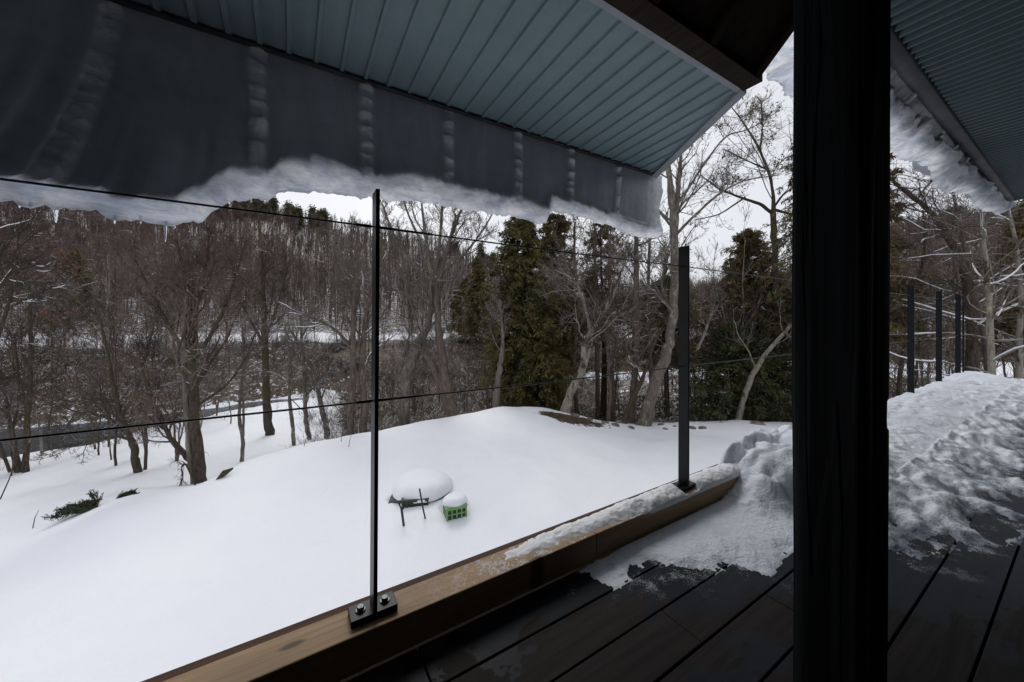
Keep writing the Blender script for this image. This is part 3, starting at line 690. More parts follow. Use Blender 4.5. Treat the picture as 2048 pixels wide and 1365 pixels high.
# ------------------------------------------------------------------ snow on the deck and the curb
tg = np.concatenate([np.arange(.9, 4.2, .0105), np.arange(4.2, 9.86, .022)]); Dg = np.arange(-.9, 1.40, .0115)
T2, D2g = np.meshgrid(tg, Dg, indexing='ij')
front = np.interp(D2g, [-.9, 0, .2, .3, .5, .62, .73, .81, .90, 1.0, 1.07, 1.15], [4.5, 3.6, 3.0, 2.62, 2.35, 2.10, 1.66, 1.66, 1.50, 1.30, 1.18, 1.04])
s_ = T2 - front + (fbm(T2 * 4.5, D2g * 7, seed=31, oc=5) - .5) * .55 + (fbm(T2 * 22, D2g * 22, seed=35, oc=4) - .5) * .26
hole = .20 * np.exp(-(((T2 - 1.86) / .16) ** 2 + ((D2g - .70) / .07) ** 2))
s_ = s_ - hole * 2
thinh = .015 * sst(-.03, .3, s_) - .006 * (s_ < -.02)
pst = 2.15 + (1.1 - D2g) * .75
A = np.interp(D2g, [-.9, 0, .2, .35, .6, .85, 1.1, 1.4], [.0, .008, .015, .03, .07, .13, .165, .13]) * np.interp(T2, [0, 3.2, 4.5, 9.9], [1., .9, .82, 1.])
wx, wy = T2 + (fbm(T2 * 3, D2g * 3, seed=40) - .5) * .3, D2g + (fbm(T2 * 3, D2g * 3, seed=41) - .5) * .3
mound = A * sst(0, .55, T2 - pst + (fbm(T2 * 3, D2g * 3, seed=44) - .5) * .5)
cl = clods(wx * 2.6, wy * 3.6, 3) * .050 + clods(wx * 6, wy * 9, 7) * .020 + clods(wx * 17, wy * 22, 9) * .007 + (fbm(wx * 9, wy * 16, seed=47, oc=5) - .5) * .05 - .036
mound = mound + cl * np.clip(mound * 9, 0, 1.15) * np.interp(D2g, [.5, .95], [1, .55])
hx_ = sst(2.12, 2.42, T2 + (D2g - 1.1) * .25 + (fbm(T2 * 5, D2g * 5, seed=48) - .5) * .3) * (1 - sst(3.0, 3.8, T2)) * sst(.62, .95, D2g + (fbm(T2 * 5, D2g * 5, seed=49) - .5) * .2)
mound += hx_ * (.02 + clods(wx * 3.6, wy * 4.2, 21) * .17 + clods(wx * 8, wy * 8, 22) * .07 - .05)
patch = (fbm(T2 * 6, D2g * 9, seed=71, oc=5) - .5)
wet = np.interp(D2g, [-.9, .1, .3, .5, .62], [.22, .16, .11, .03, 0])
hh = np.maximum(thinh, 0) * np.where(D2g < .66, 1.3, 1) + mound + np.where(D2g < .66, patch * .13 - wet * (.5 - .05 * np.clip(T2 - 3, 0, 5)) + .012, 0) * sst(0, .3, s_)
hh = np.where(thinh < 0, thinh, hh)
over = sst(1.145, 1.19, D2g)                          # only the heap climbs over the curb
zcurb = .117 + .03
hh = np.where(D2g > 1.15, np.where(T2 > 2.15, hh * (1 - sst(1.27, 1.39, D2g)) - .35 * sst(1.25, 1.4, D2g), -.05), hh)
hh = hh + (fbm(T2 * 60, D2g * 60, seed=77, oc=2) - .5) * .004 * (hh > 0)
edge_drop = sst(9.80, 9.86, T2) * 0
Vt = Wn(T2, D2g, H_ + hh)
def keep(hf, lim=-.03):
    g = grid_faces(*hf.shape); ok = (hf.ravel()[g] > lim).any(1); return g[ok]
ds = mesh_np('deck_snow', Vt, [keep(np.where(D2g > 1.3, 1., hh), -.004)], M['snow_trodden'], smooth=True, attrs={'h': np.clip(hh * 5, 0, .35) + .30 * (D2g > .62) * sst(.55, .75, D2g)})
tag(ds, 'trodden snow and ice shovelled against the railing and thinning out over the dark boards', 'snow', kind='stuff')
# curb snow
tc_ = np.arange(.30, 2.5, .006); dc = np.linspace(1.150, 1.290, 34); T3, D3 = np.meshgrid(tc_, dc, indexing='ij')
q = (D3 - 1.218) / .072; shape = np.clip(1 - np.abs(q) ** 2.4, 0, 1) ** .7
n3 = fbm(T3 * 16, D3 * 22, seed=81, oc=4) - .5
hc = (.021 * sst(.9, 1.75, T3)) * shape + .019 * sst(.3, 1.1, T3) * shape + n3 * .016 * (sst(.3, .8, T3)) + (vnoise(T3 * 60, D3 * 60, seed=86) - .5) * .004 - .007 - .010 * (1 - sst(.5, .95, T3))
hc -= .022 * sst(.1, .9, np.clip((1.236 - D3) / .09, 0, 1)) * (1 - sst(1.15, 1.75, T3))
hc -= .05 * np.exp(-(((T3 - 1.872) / .062) ** 4 + ((D3 - 1.205) / .045) ** 4)) * (T3 < 2.4)
hc = np.where(np.abs(q) > .93, -.012, hc) + (vnoise(T3 * 150, D3 * 150, seed=85) - .5) * .003
cs = mesh_np('curb_snow', Wn(T3, D3, CT + hc), [keep(hc, -.001)], M['snow_grain'], smooth=True)
tag(cs, 'grainy ridge of snow lying along the top of the timber curb', 'snow', kind='stuff')

# ------------------------------------------------------------------ things in the yard
def snowcap(c, rx, ry, rz, yaw, parent, seed, flat=.75):
    n1, n2 = 48, 22; V = []
    for i in range(n1):
        a = i / n1 * 2 * math.pi
        for j in range(n2):
            p = j / (n2 - 1) * math.pi * .5 - .28 * (1 - j / (n2 - 1))
            rr_ = max(math.cos(p), 0) ** flat; x, y, z = rx * rr_ * math.cos(a), ry * rr_ * math.sin(a), rz * (math.sin(p) if p > 0 else p * .45)
            f = 1 + .12 * (float(fbm(math.cos(a) * 1.5 + 9, math.sin(a) * 1.5, p, seed=seed)) - .5) * 2
            f = 1 + (f - 1) * math.cos(max(p, 0)); x *= f; y *= f
            V.append((c[0] + x * math.cos(yaw) - y * math.sin(yaw), c[1] + x * math.sin(yaw) + y * math.cos(yaw), c[2] + z * f))
    Fq = []
    for i in range(n1):
        for j in range(n2 - 1): Fq.append([i * n2 + j, ((i + 1) % n1) * n2 + j, ((i + 1) % n1) * n2 + j + 1, i * n2 + j + 1])
    bot = [i * n2 for i in range(n1)][::-1]
    return mesh_np('snow_cap', V, [np.array(Fq), np.array([bot])], M['snow_clean'], parent, smooth=True)
def crate(c, sx, sy, sz, yaw, mat, label):
    e = empty('crate', c, label, 'crate'); th = .012
    def B(m, x, y, z, a, b_, h): # local box
        ca, sa = math.cos(yaw), math.sin(yaw); m.add(rbox((c[0] + x * ca - y * sa, c[1] + x * sa + y * ca, c[2] + z), a, b_, h, yaw), [BOXF])
    for side in range(4):
        m = MB(); L = sx if side % 2 == 0 else sy; off = (sy if side % 2 == 0 else sx) / 2 - th / 2; sg = 1 if side in (0, 3) else -1
        nb = max(3, int(L / .095)); 
        def P(u, z, w_, h, d=th):
            if side % 2 == 0: B(m, u, -sg * off, z, w_, d, h)
            else: B(m, sg * off, u, z, d, w_, h)
        LL = L if side % 2 == 0 else L - 2 * th - .004
        P(0, 0, LL, .05); P(0, sz * .52, LL, .02, th * .7)
        P(0, sz - .055, LL, .04)
        for i in range(nb + 1): P(-LL / 2 + .014 + (LL - .028) * i / nb, .05, .022, sz - .105, th * .9)
        m.build('side_panel', mat, e)
    m = MB(); B(m, 0, -sy / 2 + .004, sz - .014, sx + .02, .026, .016); B(m, 0, sy / 2 - .004, sz - .014, sx + .02, .026, .016)
    B(m, -sx / 2 + .004, 0, sz - .014, .026, sy - .036, .0155); B(m, sx / 2 - .004, 0, sz - .014, .026, sy - .036, .0155); m.build('rim', mat, e)
    m = MB(); B(m, 0, 0, .004, sx - .05, sy - .05, sz - .06); m.build('dark_filler', M['olive_plastic'], e)  # filler block added to make the inside look dark through the openings
    return e
g1 = ground_px(905, 1040); YW = R(24)
ck = np.array([g1[0] + .02, g1[1] + .14, g1[2] - .07])
cr1 = crate(ck, .38, .30, .30, YW, M['green_plastic'], 'bright green plastic crate half sunk in the snow under a white cap')
snowcap(ck + np.array([.0, .05, .30]),   .235, .20, .12, YW, cr1, 7, .5)
Yd = g1[1] + .55
ck2 = np.array([px2(832, 1010, Yd)[0], Yd, 0.]); ck2[2] = EYE + (HY - 1021) / F * Yd
cr2 = crate(ck2, .50, .36, .30, R(9), M['olive_plastic'], 'dark olive plastic crate under the large snow dome')
sh = empty('folded_tarp', (ck2[0], ck2[1] + .1, ck2[2]), 'grey tarp edge sticking out under the large snow dome', 'tarp')
m = MB(); 
V = []
for i in range(24):
    x = -.55 + 1.02 * i / 23
    for j, (yy, zz_) in enumerate(((-.25, .0), (-.26, .10), (-.10, .21), (.25, .22))):
        V.append((ck2[0] + x, ck2[1] + .24 + yy + .03 * math.sin(i * 1.1 + j), ck2[2] + zz_ + .02 * math.sin(i * .7 + j * 2)))
m.add(V, [grid_faces(24, 4)]); tp = m.build('sheet', M['grey_tarp'], sh, smooth=True); mo = tp.modifiers.new('solid', 'SOLIDIFY'); mo.thickness = .006
snowcap(np.array([ck2[0] + .03, ck2[1] + .47, ck2[2] + .245]), .61, .62, .26, R(9), cr2, 12, .62)
# spade handle with a D grip, and a bare rod
def pathpx(lst): return np.array([px2(a, b_, Y) for a, b_, Y in lst])
gs = ground_px(809, 1055); Ys = gs[1] + .02; gr_ = ground_px(853, 1043); Yr_ = gr_[1]
e = empty('spade', px2(809, 1057, Ys - .05), 'grey spade handle with a D grip sticking up out of the snow', 'spade')
m = MB(); m.tube(pathpx([(811, 1078, Ys - .03), (803, 1018, Ys)]), .021, 10); m.build('shaft', M['tool_grip'], e, smooth=True)
m = MB(); m.tube(pathpx([(804, 1021, Ys), (798, 1008, Ys), (797, 1003, Ys), (801, 1002, Ys), (809, 1005, Ys), (811, 1008, Ys), (810, 1013, Ys), (804, 1021, Ys)]), .014, 8); m.build('grip', M['tool_grip'], e, smooth=True)
m = MB(); m.tube(pathpx([(856, 1062, Yr_ + .02), (847, 1022, Yr_), (839, 978, Yr_ - .03)]), .015, 8)
tag(m.build('rod', M['tool_grip'], smooth=True), 'thin dark rod leaning left, right of the spade handle', 'rod')

# ------------------------------------------------------------------ foliage helpers
def norm(v): return v / (np.linalg.norm(v, axis=-1, keepdims=True) + 1e-9)
def grow(S, Dr, L, r0, r1f, n, wob, up, rg):
    """polylines from S (M,3) along Dr, length L (M,)"""
    Mn = len(S); P = np.zeros((Mn, n + 1, 3)); P[:, 0] = S; d = norm(Dr)
    for i in range(n):
        d = norm(d + rg.normal(0, wob, (Mn, 3)) + np.array([0, 0, up]))
        P[:, i + 1] = P[:, i] + d * (L / n)[:, None]
    f = np.linspace(0, 1, n + 1)[None]
    return P, r0[:, None] * (1 - f * (1 - r1f))
def spawn(P, Rr, L, cnt, t0, t1, ang, angs, lr, rr, rg, upb=0., lfall=.55):
    Mn, n, _ = P.shape; n -= 1
    idx = np.repeat(np.arange(Mn), cnt); t = rg.uniform(t0, t1, len(idx)); ft = t * n; i = np.minimum(ft.astype(int), n - 1); f = (ft - i)[:, None]
    S = P[idx, i] * (1 - f) + P[idx, i + 1] * f; T = norm(P[idx, i + 1] - P[idx, i]); pr_ = Rr[idx, i] * (1 - f[:, 0]) + Rr[idx, i + 1] * f[:, 0]
    Q = norm(np.cross(T, rg.normal(0, 1, (len(idx), 3)))); Q[:, 2] += upb; a = rg.normal(ang, angs, len(idx))[:, None]
    Dr = norm(T * np.cos(a) + norm(Q) * np.sin(a))
    Ln = L[idx] * lr * (1 - lfall * (t - t0) / max(t1 - t0, .01)) * rg.uniform(.6, 1.25, len(idx))
    return S, Dr, Ln, np.minimum(pr_ * .8, pr_ * rr * rg.uniform(.7, 1.2, len(idx)))
def leaves(C, size, rg, k=1, flat=.5):
    """k small triangles-ish quads at every centre"""
    C = np.repeat(C, k, 0); C = C + rg.normal(0, size * .9, C.shape); n = len(C)
    A = norm(rg.normal(0, 1, (n, 3))); B = norm(np.cross(A, rg.normal(0, 1, (n, 3)))); s = (size * rg.uniform(.5, 1.3, n))[:, None]
    V = np.stack([C - A * s * .5, C + B * s * flat * .5, C + A * s * .5, C - B * s * flat * .5], 1).reshape(-1, 3)
    return V, np.arange(n * 4).reshape(-1, 4)

def sprays(P, size, rg, k=2, flat=.28):
    D_ = norm(P[:, 1:] - P[:, :-1]); C = (P[:, 1:] * .5 + P[:, :-1] * .5).reshape(-1, 3); D_ = D_.reshape(-1, 3)
    C = np.repeat(C, k, 0) + rg.normal(0, size * .35, (len(C) * k, 3)); A = norm(np.repeat(D_, k, 0) + rg.normal(0, .55, C.shape)); B = norm(np.cross(A, rg.normal(0, 1, C.shape))); s = (size * rg.uniform(.5, 1.4, len(C)))[:, None]
    V = np.stack([C - A * s * .6, C + B * s * flat * .5, C + A * s * .7, C - B * s * flat * .5], 1).reshape(-1, 3)
    return V, np.arange(len(C) * 4).reshape(-1, 4)
def tree_mesh(paths, rg, l1=10, l1len=.45, l1ang=.9, up=.08, t0=.35, l2=8, l3=7, l4=1, twig_r=.006, k3=3, min_r=.006, wob=.16, l1t1=1., snowy=0):
    """paths: list of (P(n,3), R(n)). returns (trunk V,F), (twigs V,F), points, snow V,F"""
    tv = MB(); cv = MB(); sn = MB(); tips = []
    for P, Rd in paths:
        P = np.asarray(P, float); Rd = np.asarray(Rd, float)
        # smooth the path
        nn = len(P); u = np.linspace(0, nn - 1, max(12, nn * 4)); Ps = np.stack([np.interp(u, range(nn), P[:, i]) for i in range(3)], 1); Rs = np.interp(u, range(nn), Rd)
        for _ in range(2): Ps[1:-1] = (Ps[:-2] + 2 * Ps[1:-1] + Ps[2:]) / 4
        Ps[1:-1] += rg.normal(0, .12, (len(Ps) - 2, 3)) * Rs[1:-1, None]
        Rs = Rs * (1 + rg.normal(0, .05, len(Rs)))
        V, Fq = tubes(Ps[None], Rs[None], 9); tv.add(V, [Fq])
        Ltot = np.array([np.linalg.norm(np.diff(Ps, axis=0), axis=1).sum()])
        if not l1: continue
        a = spawn(Ps[None], Rs[None], Ltot, l1, t0, l1t1, l1ang, .22, l1len, .5, rg, .25)
        a = (a[0], a[1], a[2], np.clip(a[3] * .72, .011, .05))
        P1, R1 = grow(*a, .3, 9, wob, up, rg); V, Fq = tubes(P1, R1, 5); tv.add(V, [Fq])
        if snowy:
            for q in range(len(P1)):
                flatn = np.abs(P1[q, -1, 2] - P1[q, 0, 2]) / (np.linalg.norm(P1[q, -1] - P1[q, 0]) + .01)
                if flatn < .6 and rg.random() < snowy:
                    i0 = rg.integers(0, 4); i1 = rg.integers(6, 10); Pq = P1[q:q + 1, i0:i1].copy(); Pq[..., 2] += R1[q:q + 1, i0:i1] * .75 + .008
                    rr_ = R1[q:q + 1, i0:i1] * .9 + .010 * np.sin(np.linspace(0.2, 2.9, i1 - i0))[None]; V, Fq = tubes(Pq, rr_, 6); sn.add(V, [Fq])
        if l2:
            b2 = spawn(P1, R1, a[2], l2, .15, 1, .75, .25, .55, .55, rg, .15); b2 = (*b2[:3], np.maximum(b2[3], min_r))
            P2, R2 = grow(*b2, .35, 5, wob * 1.1, up * .8, rg); V, Fq = tubes(P2, R2, 3); cv.add(V, [Fq]); tips.append(P2.reshape(-1, 3))
            if l3:
                c3 = spawn(P2, R2, b2[2], l3, .1, 1, .7, .25, .6, .6, rg, .1); c3 = (*c3[:3], np.full(len(c3[0]), twig_r))
                P3, R3 = grow(*c3, .5, 3, wob, up * .6, rg); V, Fq = tubes(P3, R3, k3); cv.add(V, [Fq]); tips.append(P3.reshape(-1, 3))
                if l4:
                    d4 = spawn(P3, R3, c3[2], l4, .2, 1, .65, .2, .7, .8, rg, .1); d4 = (*d4[:3], np.full(len(d4[0]), twig_r * .8))
                    P4, R4 = grow(*d4, .6, 2, wob, up * .5, rg); V, Fq = tubes(P4, R4, 2); cv.add(V, [Fq])
    return tv, cv, (np.concatenate(tips) if tips else np.zeros((0, 3))), sn
def snow_parts(sn, e):
    for v_, f_ in zip(sn.V, sn.F): mesh_np('branch_snow', v_, [f_ - f_.min()], M['snow_clean'], e, smooth=True)
def make_tree(name, label, base, pxpaths, Y, mats, cat='tree', group=None, seed=1, leaf=None, **kw):
    """pxpaths: [[(px,py,width_px[,dY])...]...] traced at their true depth Y"""
    rg = np.random.default_rng(seed); e = empty(name, base, label, cat, group); paths = []
    for pp in pxpaths:
        P = np.array([px2(q[0], q[1], Y + (q[3] if len(q) > 3 else 0)) for q in pp]); Rd = np.array([q[2] * .43 / F * Y for q in pp]); paths.append((P, Rd))
    paths[0][0][0][2] = min(paths[0][0][0][2], base[2]) - .25
    tv, cv, tips, sn = tree_mesh(paths, rg, **kw)
    tv.build('trunk', M[mats[0]], e, smooth=True)
    if cv.n: cv.build('crown', M[mats[1]], e)
    snow_parts(sn, e)
    if leaf:
        frac, size, mat, k = leaf; C = tips[rg.random(len(tips)) < frac]
        V, Fq = leaves(C, size, rg, k); mesh_np('foliage', V, [Fq], M[mat], e)
    return e

# ------------------------------------------------------------------ traced trees
def T(name, label, px, py, paths, mats, **kw):
    g = ground_px(px, py); Y = kw.pop('Y', None) or g[1]
    base = np.array([(px - CX) / F * Y, Y, 0]); base[2] = ground_z(base[0], base[1])
    return make_tree(name, label, base, paths, Y, mats, **kw)
RED, GRY, BLK, PAL = ('bark_dark', 'twig_red'), ('bark_grey', 'twig_grey'), ('bark_dark', 'twig_black'), ('bark_pale', 'twig_grey')
T('bare_tree', 'dark mossy bare tree with a wide fan crown, beside a log end in the snow', 402, 966,
  [[(402, 968, 27), (396, 920, 24), (390, 850, 21), (386, 770, 19), (384, 700, 16), (380, 630, 12), (372, 560, 9), (352, 480, 5)],
   [(388, 925, 15), (360, 900, 12), (338, 875, 10), (322, 835, 9), (300, 790, 7, .3), (285, 740, 5, .5)],
   [(388, 740, 11), (360, 690, 9), (330, 640, 7), (290, 560, 5), (262, 500, 3)],
   [(386, 720, 11), (410, 690, 9), (440, 640, 8), (470, 560, 5), (492, 480, 3)],
   [(384, 690, 10), (392, 620, 8), (410, 560, 6), (418, 470, 4)]], RED, seed=11, l1=17, l1len=.42, l2=9, l3=8, t0=.3, up=.07, l1ang=.7)
T('bare_tree', 'pale straight trunk rising right behind the dark mossy tree', 392, 968,
  [[(390, 968, 13), (378, 900, 12), (372, 800, 11), (366, 700, 9), (372, 600, 7), (378, 520, 4)]], GRY, seed=12, l1=9, l1len=.28, t0=.45)
T('bare_tree', 'small bare tree with a hooked trunk and a long low branch at lower left', 277, 946,
  [[(279, 948, 16), (270, 925, 15), (268, 895, 14), (258, 870, 12), (240, 830, 10), (228, 780, 8), (215, 700, 6), (190, 600, 4)],
   [(262, 880, 7), (235, 872, 6), (190, 882, 5), (140, 890, 4), (80, 905, 2.5)], [(290, 940, 7), (292, 900, 6), (290, 850, 5), (300, 760, 4), (310, 680, 3)],
   [(240, 835, 8), (270, 790, 6), (290, 720, 5), (310, 640, 3)]], BLK, seed=13, l1=12, l1len=.42, l2=7, l3=6)
T('bare_tree', 'group of thin grey stems at the left edge beside the river', 50, 945,
  [[(52, 948, 12), (52, 880, 11), (60, 780, 9), (62, 680, 7), (58, 560, 5)], [(40, 950, 9), (28, 890, 8), (14, 810, 6), (0, 740, 4)], [(32, 945, 7), (22, 880, 6), (40, 780, 5), (30, 680, 4)],
   [(20, 945, 6), (-10, 860, 5), (-30, 760, 4)]], BLK, seed=14, l1=11, l1len=.35)
T('bare_tree', 'slim bare tree with twin stems standing alone, left of the tall riverside trunk', 484, 924,
  [[(484, 924, 9), (486, 880, 8), (478, 840, 7), (480, 790, 6), (488, 720, 5), (484, 640, 3)], [(485, 880, 6), (488, 830, 5), (484, 760, 4), (500, 700, 3), (520, 640, 2)]], GRY, seed=15, l1=9, l1len=.35)
T('bare_tree', 'tall bare riverside trunk with a flared base, right of twin stems', 541, 871,
  [[(541, 873, 22), (535, 840, 18), (533, 780, 15), (530, 700, 13), (527, 600, 11), (524, 520, 8), (518, 440, 5)], [(528, 690, 7), (500, 640, 6), (475, 590, 4), (452, 520, 3)], [(531, 680, 7), (556, 610, 5), (580, 520, 3)]],
  BLK, seed=16, l1=15, l1len=.30, l2=7, l3=6, up=.1, snowy=.3)
for i, (px, py, pts, lab) in enumerate([
    (588, 892, [(588, 892, 9), (586, 850, 8), (578, 800, 7), (582, 730, 6), (570, 650, 4)], 'thin crooked grey stem left of two curved ones on the snow slope'),
    (620, 880, [(621, 880, 11), (612, 845, 10), (610, 800, 8), (606, 720, 7), (600, 620, 5)], 'curved grey stem in the middle of the three on the snow slope'),
    (656, 877, [(656, 877, 14), (652, 850, 12), (640, 800, 10), (628, 740, 9), (600, 690, 7), (575, 650, 5)], 'leaning pale stem with a snow streaked branch on the snow slope')]):
    T('bare_tree', lab, px, py, [pts], GRY, seed=20 + i, l1=9, l1len=.4, snowy=.6)
T('bare_tree', 'straight grey trunk just left of the nearest railing post, rising from the mound edge', 701, 868,
  [[(700, 872, 16), (702, 800, 15), (708, 720, 14), (705, 640, 11), (712, 540, 8), (716, 450, 4)]], ('bark_brown', 'twig_grey'), Y=13.2, seed=24, l1=13, l1len=.33, snowy=.4)
T('bare_tree', 'forked grey trunk partly behind the nearest railing post', 727, 866,
  [[(728, 868, 18), (728, 800, 16), (722, 740, 13), (730, 640, 11), (748, 560, 8), (765, 470, 5)], [(724, 760, 9), (700, 690, 7), (660, 650, 6), (610, 630, 4), (560, 610, 3)]], ('bark_brown', 'twig_grey'), Y=13.4, seed=25, l1=12, l1len=.33, snowy=.7)
T('bare_tree', 'large multi stemmed bare tree with upright fan of limbs under the snow overhang', 805, 838,
  [[(806, 845, 26), (808, 790, 24), (818, 730, 24), (838, 690, 20), (856, 650, 15), (866, 590, 12), (858, 520, 10), (848, 450, 7), (840, 380, 4)],
   [(862, 600, 11), (880, 540, 9), (900, 480, 7), (930, 400, 4)], [(860, 560, 10), (822, 530, 8), (790, 480, 7), (765, 410, 4)],
   [(868, 580, 9), (880, 480, 7), (885, 400, 5), (880, 330, 3)], [(858, 640, 9), (830, 600, 8), (780, 575, 6), (730, 560, 4), (680, 545, 3)],
   [(862, 560, 8), (920, 520, 6), (960, 470, 4), (990, 420, 3)], [(850, 500, 7), (820, 440, 5), (800, 380, 3)]], GRY, Y=14.6, seed=26, l1=14, l1len=.40, l2=7, l3=7, l4=2, up=.12, t0=.42, snowy=.35)
T('bare_tree', 'thick smooth trunk leaning left out of the mound edge, crossing the multi stemmed tree', 905, 828,
  [[(910, 835, 24), (892, 790, 22), (872, 745, 18), (852, 712, 15), (838, 690, 10)], [(905, 830, 30), (893, 780, 26), (884, 720, 22), (878, 660, 17), (872, 580, 12), (895, 500, 8), (912, 430, 5)]], ('bark_brown', 'twig_grey'), Y=14.3, seed=27, l1=10, l1len=.4, l2=7, l3=7, t0=.55, up=.1)
T('broken_trunk', 'short tapering grey trunk beside the top of the mound', 992, 806,
  [[(990, 812, 17), (996, 760, 14), (1003, 715, 11), (1006, 680, 7), (1000, 600, 4)]], GRY, Y=14.6, seed=28, l1=7, l1len=.4, t0=.5)
T('bare_tree', 'crooked trunk with pale yellow lichen rising from the mound', 1128, 822,
  [[(1126, 828, 26), (1140, 790, 20), (1158, 750, 18), (1172, 725, 17), (1166, 700, 13), (1172, 680, 12), (1190, 655, 11), (1206, 630, 8), (1222, 590, 5)],
   [(1172, 725, 9), (1184, 690, 8), (1180, 650, 7), (1168, 600, 6), (1150, 560, 4), (1110, 540, 3)], [(1200, 640, 7), (1225, 600, 5), (1240, 550, 4), (1260, 500, 3)]], PAL, Y=14.2, seed=29, l1=14, l1len=.5, l2=8, l3=8, t0=.5, up=.03)
T('bare_tree', 'thin wavy reddish stem between the lichened tree and the straight trunk', 1216, 838,
  [[(1214, 842, 9), (1222, 790, 9), (1216, 740, 8), (1222, 700, 7), (1240, 680, 5), (1270, 660, 3)]], ('bark_brown', 'twig_grey'), Y=14.4, seed=30, l1=8, l1len=.4)
T('bare_tree', 'straight grey trunk left of the big leaning one at the back of the yard', 1265, 846,
  [[(1264, 850, 17), (1266, 800, 15), (1270, 740, 15), (1272, 680, 14), (1272, 600, 13), (1273, 540, 12), (1272, 470, 10)]], ('bark_brown', 'twig_grey'), Y=14.2, seed=31, l1=16, l1len=.35, l2=7, l3=6, t0=.3, l1ang=1.2, up=0., leaf=(.14, .10, 'ivy_leaf', 2))
T('bare_tree', 'big grey trunk leaning right and rising past the roof corner, with ivy high up', 1286, 852,
  [[(1280, 858, 36), (1300, 800, 28), (1318, 745, 25), (1336, 700, 22), (1346, 640, 19), (1350, 560, 18), (1348, 470, 17), (1344, 400, 16), (1338, 350, 12), (1330, 290, 8)],
   [(1350, 500, 13), (1352, 430, 12), (1358, 360, 10), (1362, 300, 7), (1366, 240, 4)], [(1346, 420, 7), (1375, 380, 6), (1400, 340, 5), (1450, 270, 3.5), (1500, 260, 2.5), (1560, 220, 2)],
   [(1352, 470, 7), (1390, 430, 6), (1440, 385, 5), (1490, 360, 3), (1560, 350, 2)]], GRY, Y=13.6, seed=32, l1=16, l1len=.30, l2=7, l3=6, t0=.42, l4=1, leaf=(.05, .10, 'ivy_leaf', 2))
T('bare_tree', 'dark twisted stem hugging the foot of the big leaning trunk', 1245, 850,
  [[(1243, 852, 14), (1262, 800, 11), (1285, 760, 9), (1300, 710, 7), (1320, 660, 5), (1370, 640, 3)]], BLK, Y=13.8, seed=33, l1=9, l1len=.4)
T('bare_tree', 'pale slanting trunk leaning right behind the second railing post', 1478, 838,
  [[(1474, 842, 15), (1486, 800, 13), (1504, 750, 12), (1530, 710, 10), (1560, 675, 8), (1590, 640, 6), (1610, 590, 4)], [(1395, 700, 6), (1420, 640, 5), (1432, 590, 3)]], PAL, Y=14.6, seed=34, l1=11, l1len=.45, l2=7, l3=7)
T('bare_tree', 'open crowned bare tree standing dark against the sky left of the column', 1500, 838,
  [[(1540, 838, 12), (1548, 700, 12), (1552, 560, 12), (1548, 470, 13), (1546, 425, 11), (1548, 400, 7), (1540, 350, 6), (1520, 300, 5), (1490, 250, 3.5), (1460, 210, 2)],
   [(1546, 428, 8), (1520, 408, 7), (1480, 395, 5), (1440, 380, 4), (1400, 350, 2)], [(1520, 305, 5), (1525, 250, 3), (1522, 200, 2)], [(1548, 420, 7), (1590, 430, 5), (1640, 440, 3)],
   [(1535, 340, 4), (1490, 320, 3), (1450, 300, 2)], [(1490, 395, 4), (1440, 430, 3), (1390, 440, 2)]], BLK, seed=35, Y=17, l1=11, l1len=.38, l2=6, l3=5, t0=.45, up=.04, wob=.24, l1ang=.8)
# far right: snow laden limbs behind the small posts
T('bare_tree', 'pale lichened trunk behind the far snow ridge at the right', 1985, 790,
  [[(1984, 800, 13), (1984, 740, 13), (1980, 650, 11), (1976, 560, 9), (1968, 480, 7), (1962, 420, 5)]], PAL, Y=11, seed=36, l1=16, l1len=.55, l1ang=1.35, up=.0, t0=.2, l2=5, l3=5, snowy=.8)
T('bare_tree', 'grey trunk leaning left behind the pale lichened one', 1960, 790,
  [[(1990, 800, 12), (1966, 660, 11), (1945, 580, 9), (1930, 500, 8), (1916, 430, 6), (1905, 380, 4)]], ('bark_brown', 'twig_grey'), Y=14, seed=37, l1=16, l1len=.5, l1ang=1.3, up=.0, t0=.2, snowy=.9)
T('bare_tree', 'thick dark trunk directly behind the farthest railing post', 1940, 800,
  [[(1944, 800, 24), (1946, 700, 20), (1938, 600, 18), (1928, 520, 15), (1860, 420, 11), (1820, 390, 9), (1770, 350, 6)]], BLK, Y=13, seed=38, l1=20, l1len=.45, l1ang=1.2, up=-.02, t0=.15, snowy=.9)
T('bare_tree', 'yellow lichened trunk at the right edge of the picture', 2040, 800,
  [[(2040, 800, 12), (2038, 700, 11), (2044, 600, 9), (2034, 500, 8), (2020, 430, 5)]], PAL, Y=12, seed=39, l1=16, l1len=.5, l1ang=1.3, up=0, t0=.2, snowy=.9)
T('bare_tree', 'slim dark tree between the column and the three small posts', 1800, 790,
  [[(1790, 800, 10), (1806, 700, 9), (1830, 600, 7), (1850, 500, 5), (1846, 420, 3)]], RED, Y=15, seed=40, l1=18, l1len=.5, l1ang=1.2, up=0, t0=.1, l3=8, snowy=.8)

# left edge: snowy boughs and rusty leaves
T('oak_tree', 'small tree still holding rusty brown leaves at the left edge', 0, 800,
  [[(-30, 800, 10), (-20, 720, 9), (0, 660, 7), (20, 600, 5), (30, 560, 3)]], BLK, Y=16, seed=41, l1=14, l1len=.5, leaf=(.12, .13, 'dead_leaf', 2))
T('bare_tree', 'dark tree at the left edge reaching long snow lined boughs to the right', -60, 800,
  [[(-70, 900, 18), (-60, 700, 15), (-50, 560, 12), (-40, 440, 8)], [(-55, 620, 8), (0, 606, 7), (60, 598, 5), (110, 570, 3.5)], [(-50, 600, 7), (20, 545, 5), (90, 525, 3)]], BLK, Y=12, seed=42, l1=14, l1len=.45, snowy=.8, l1ang=1.1)

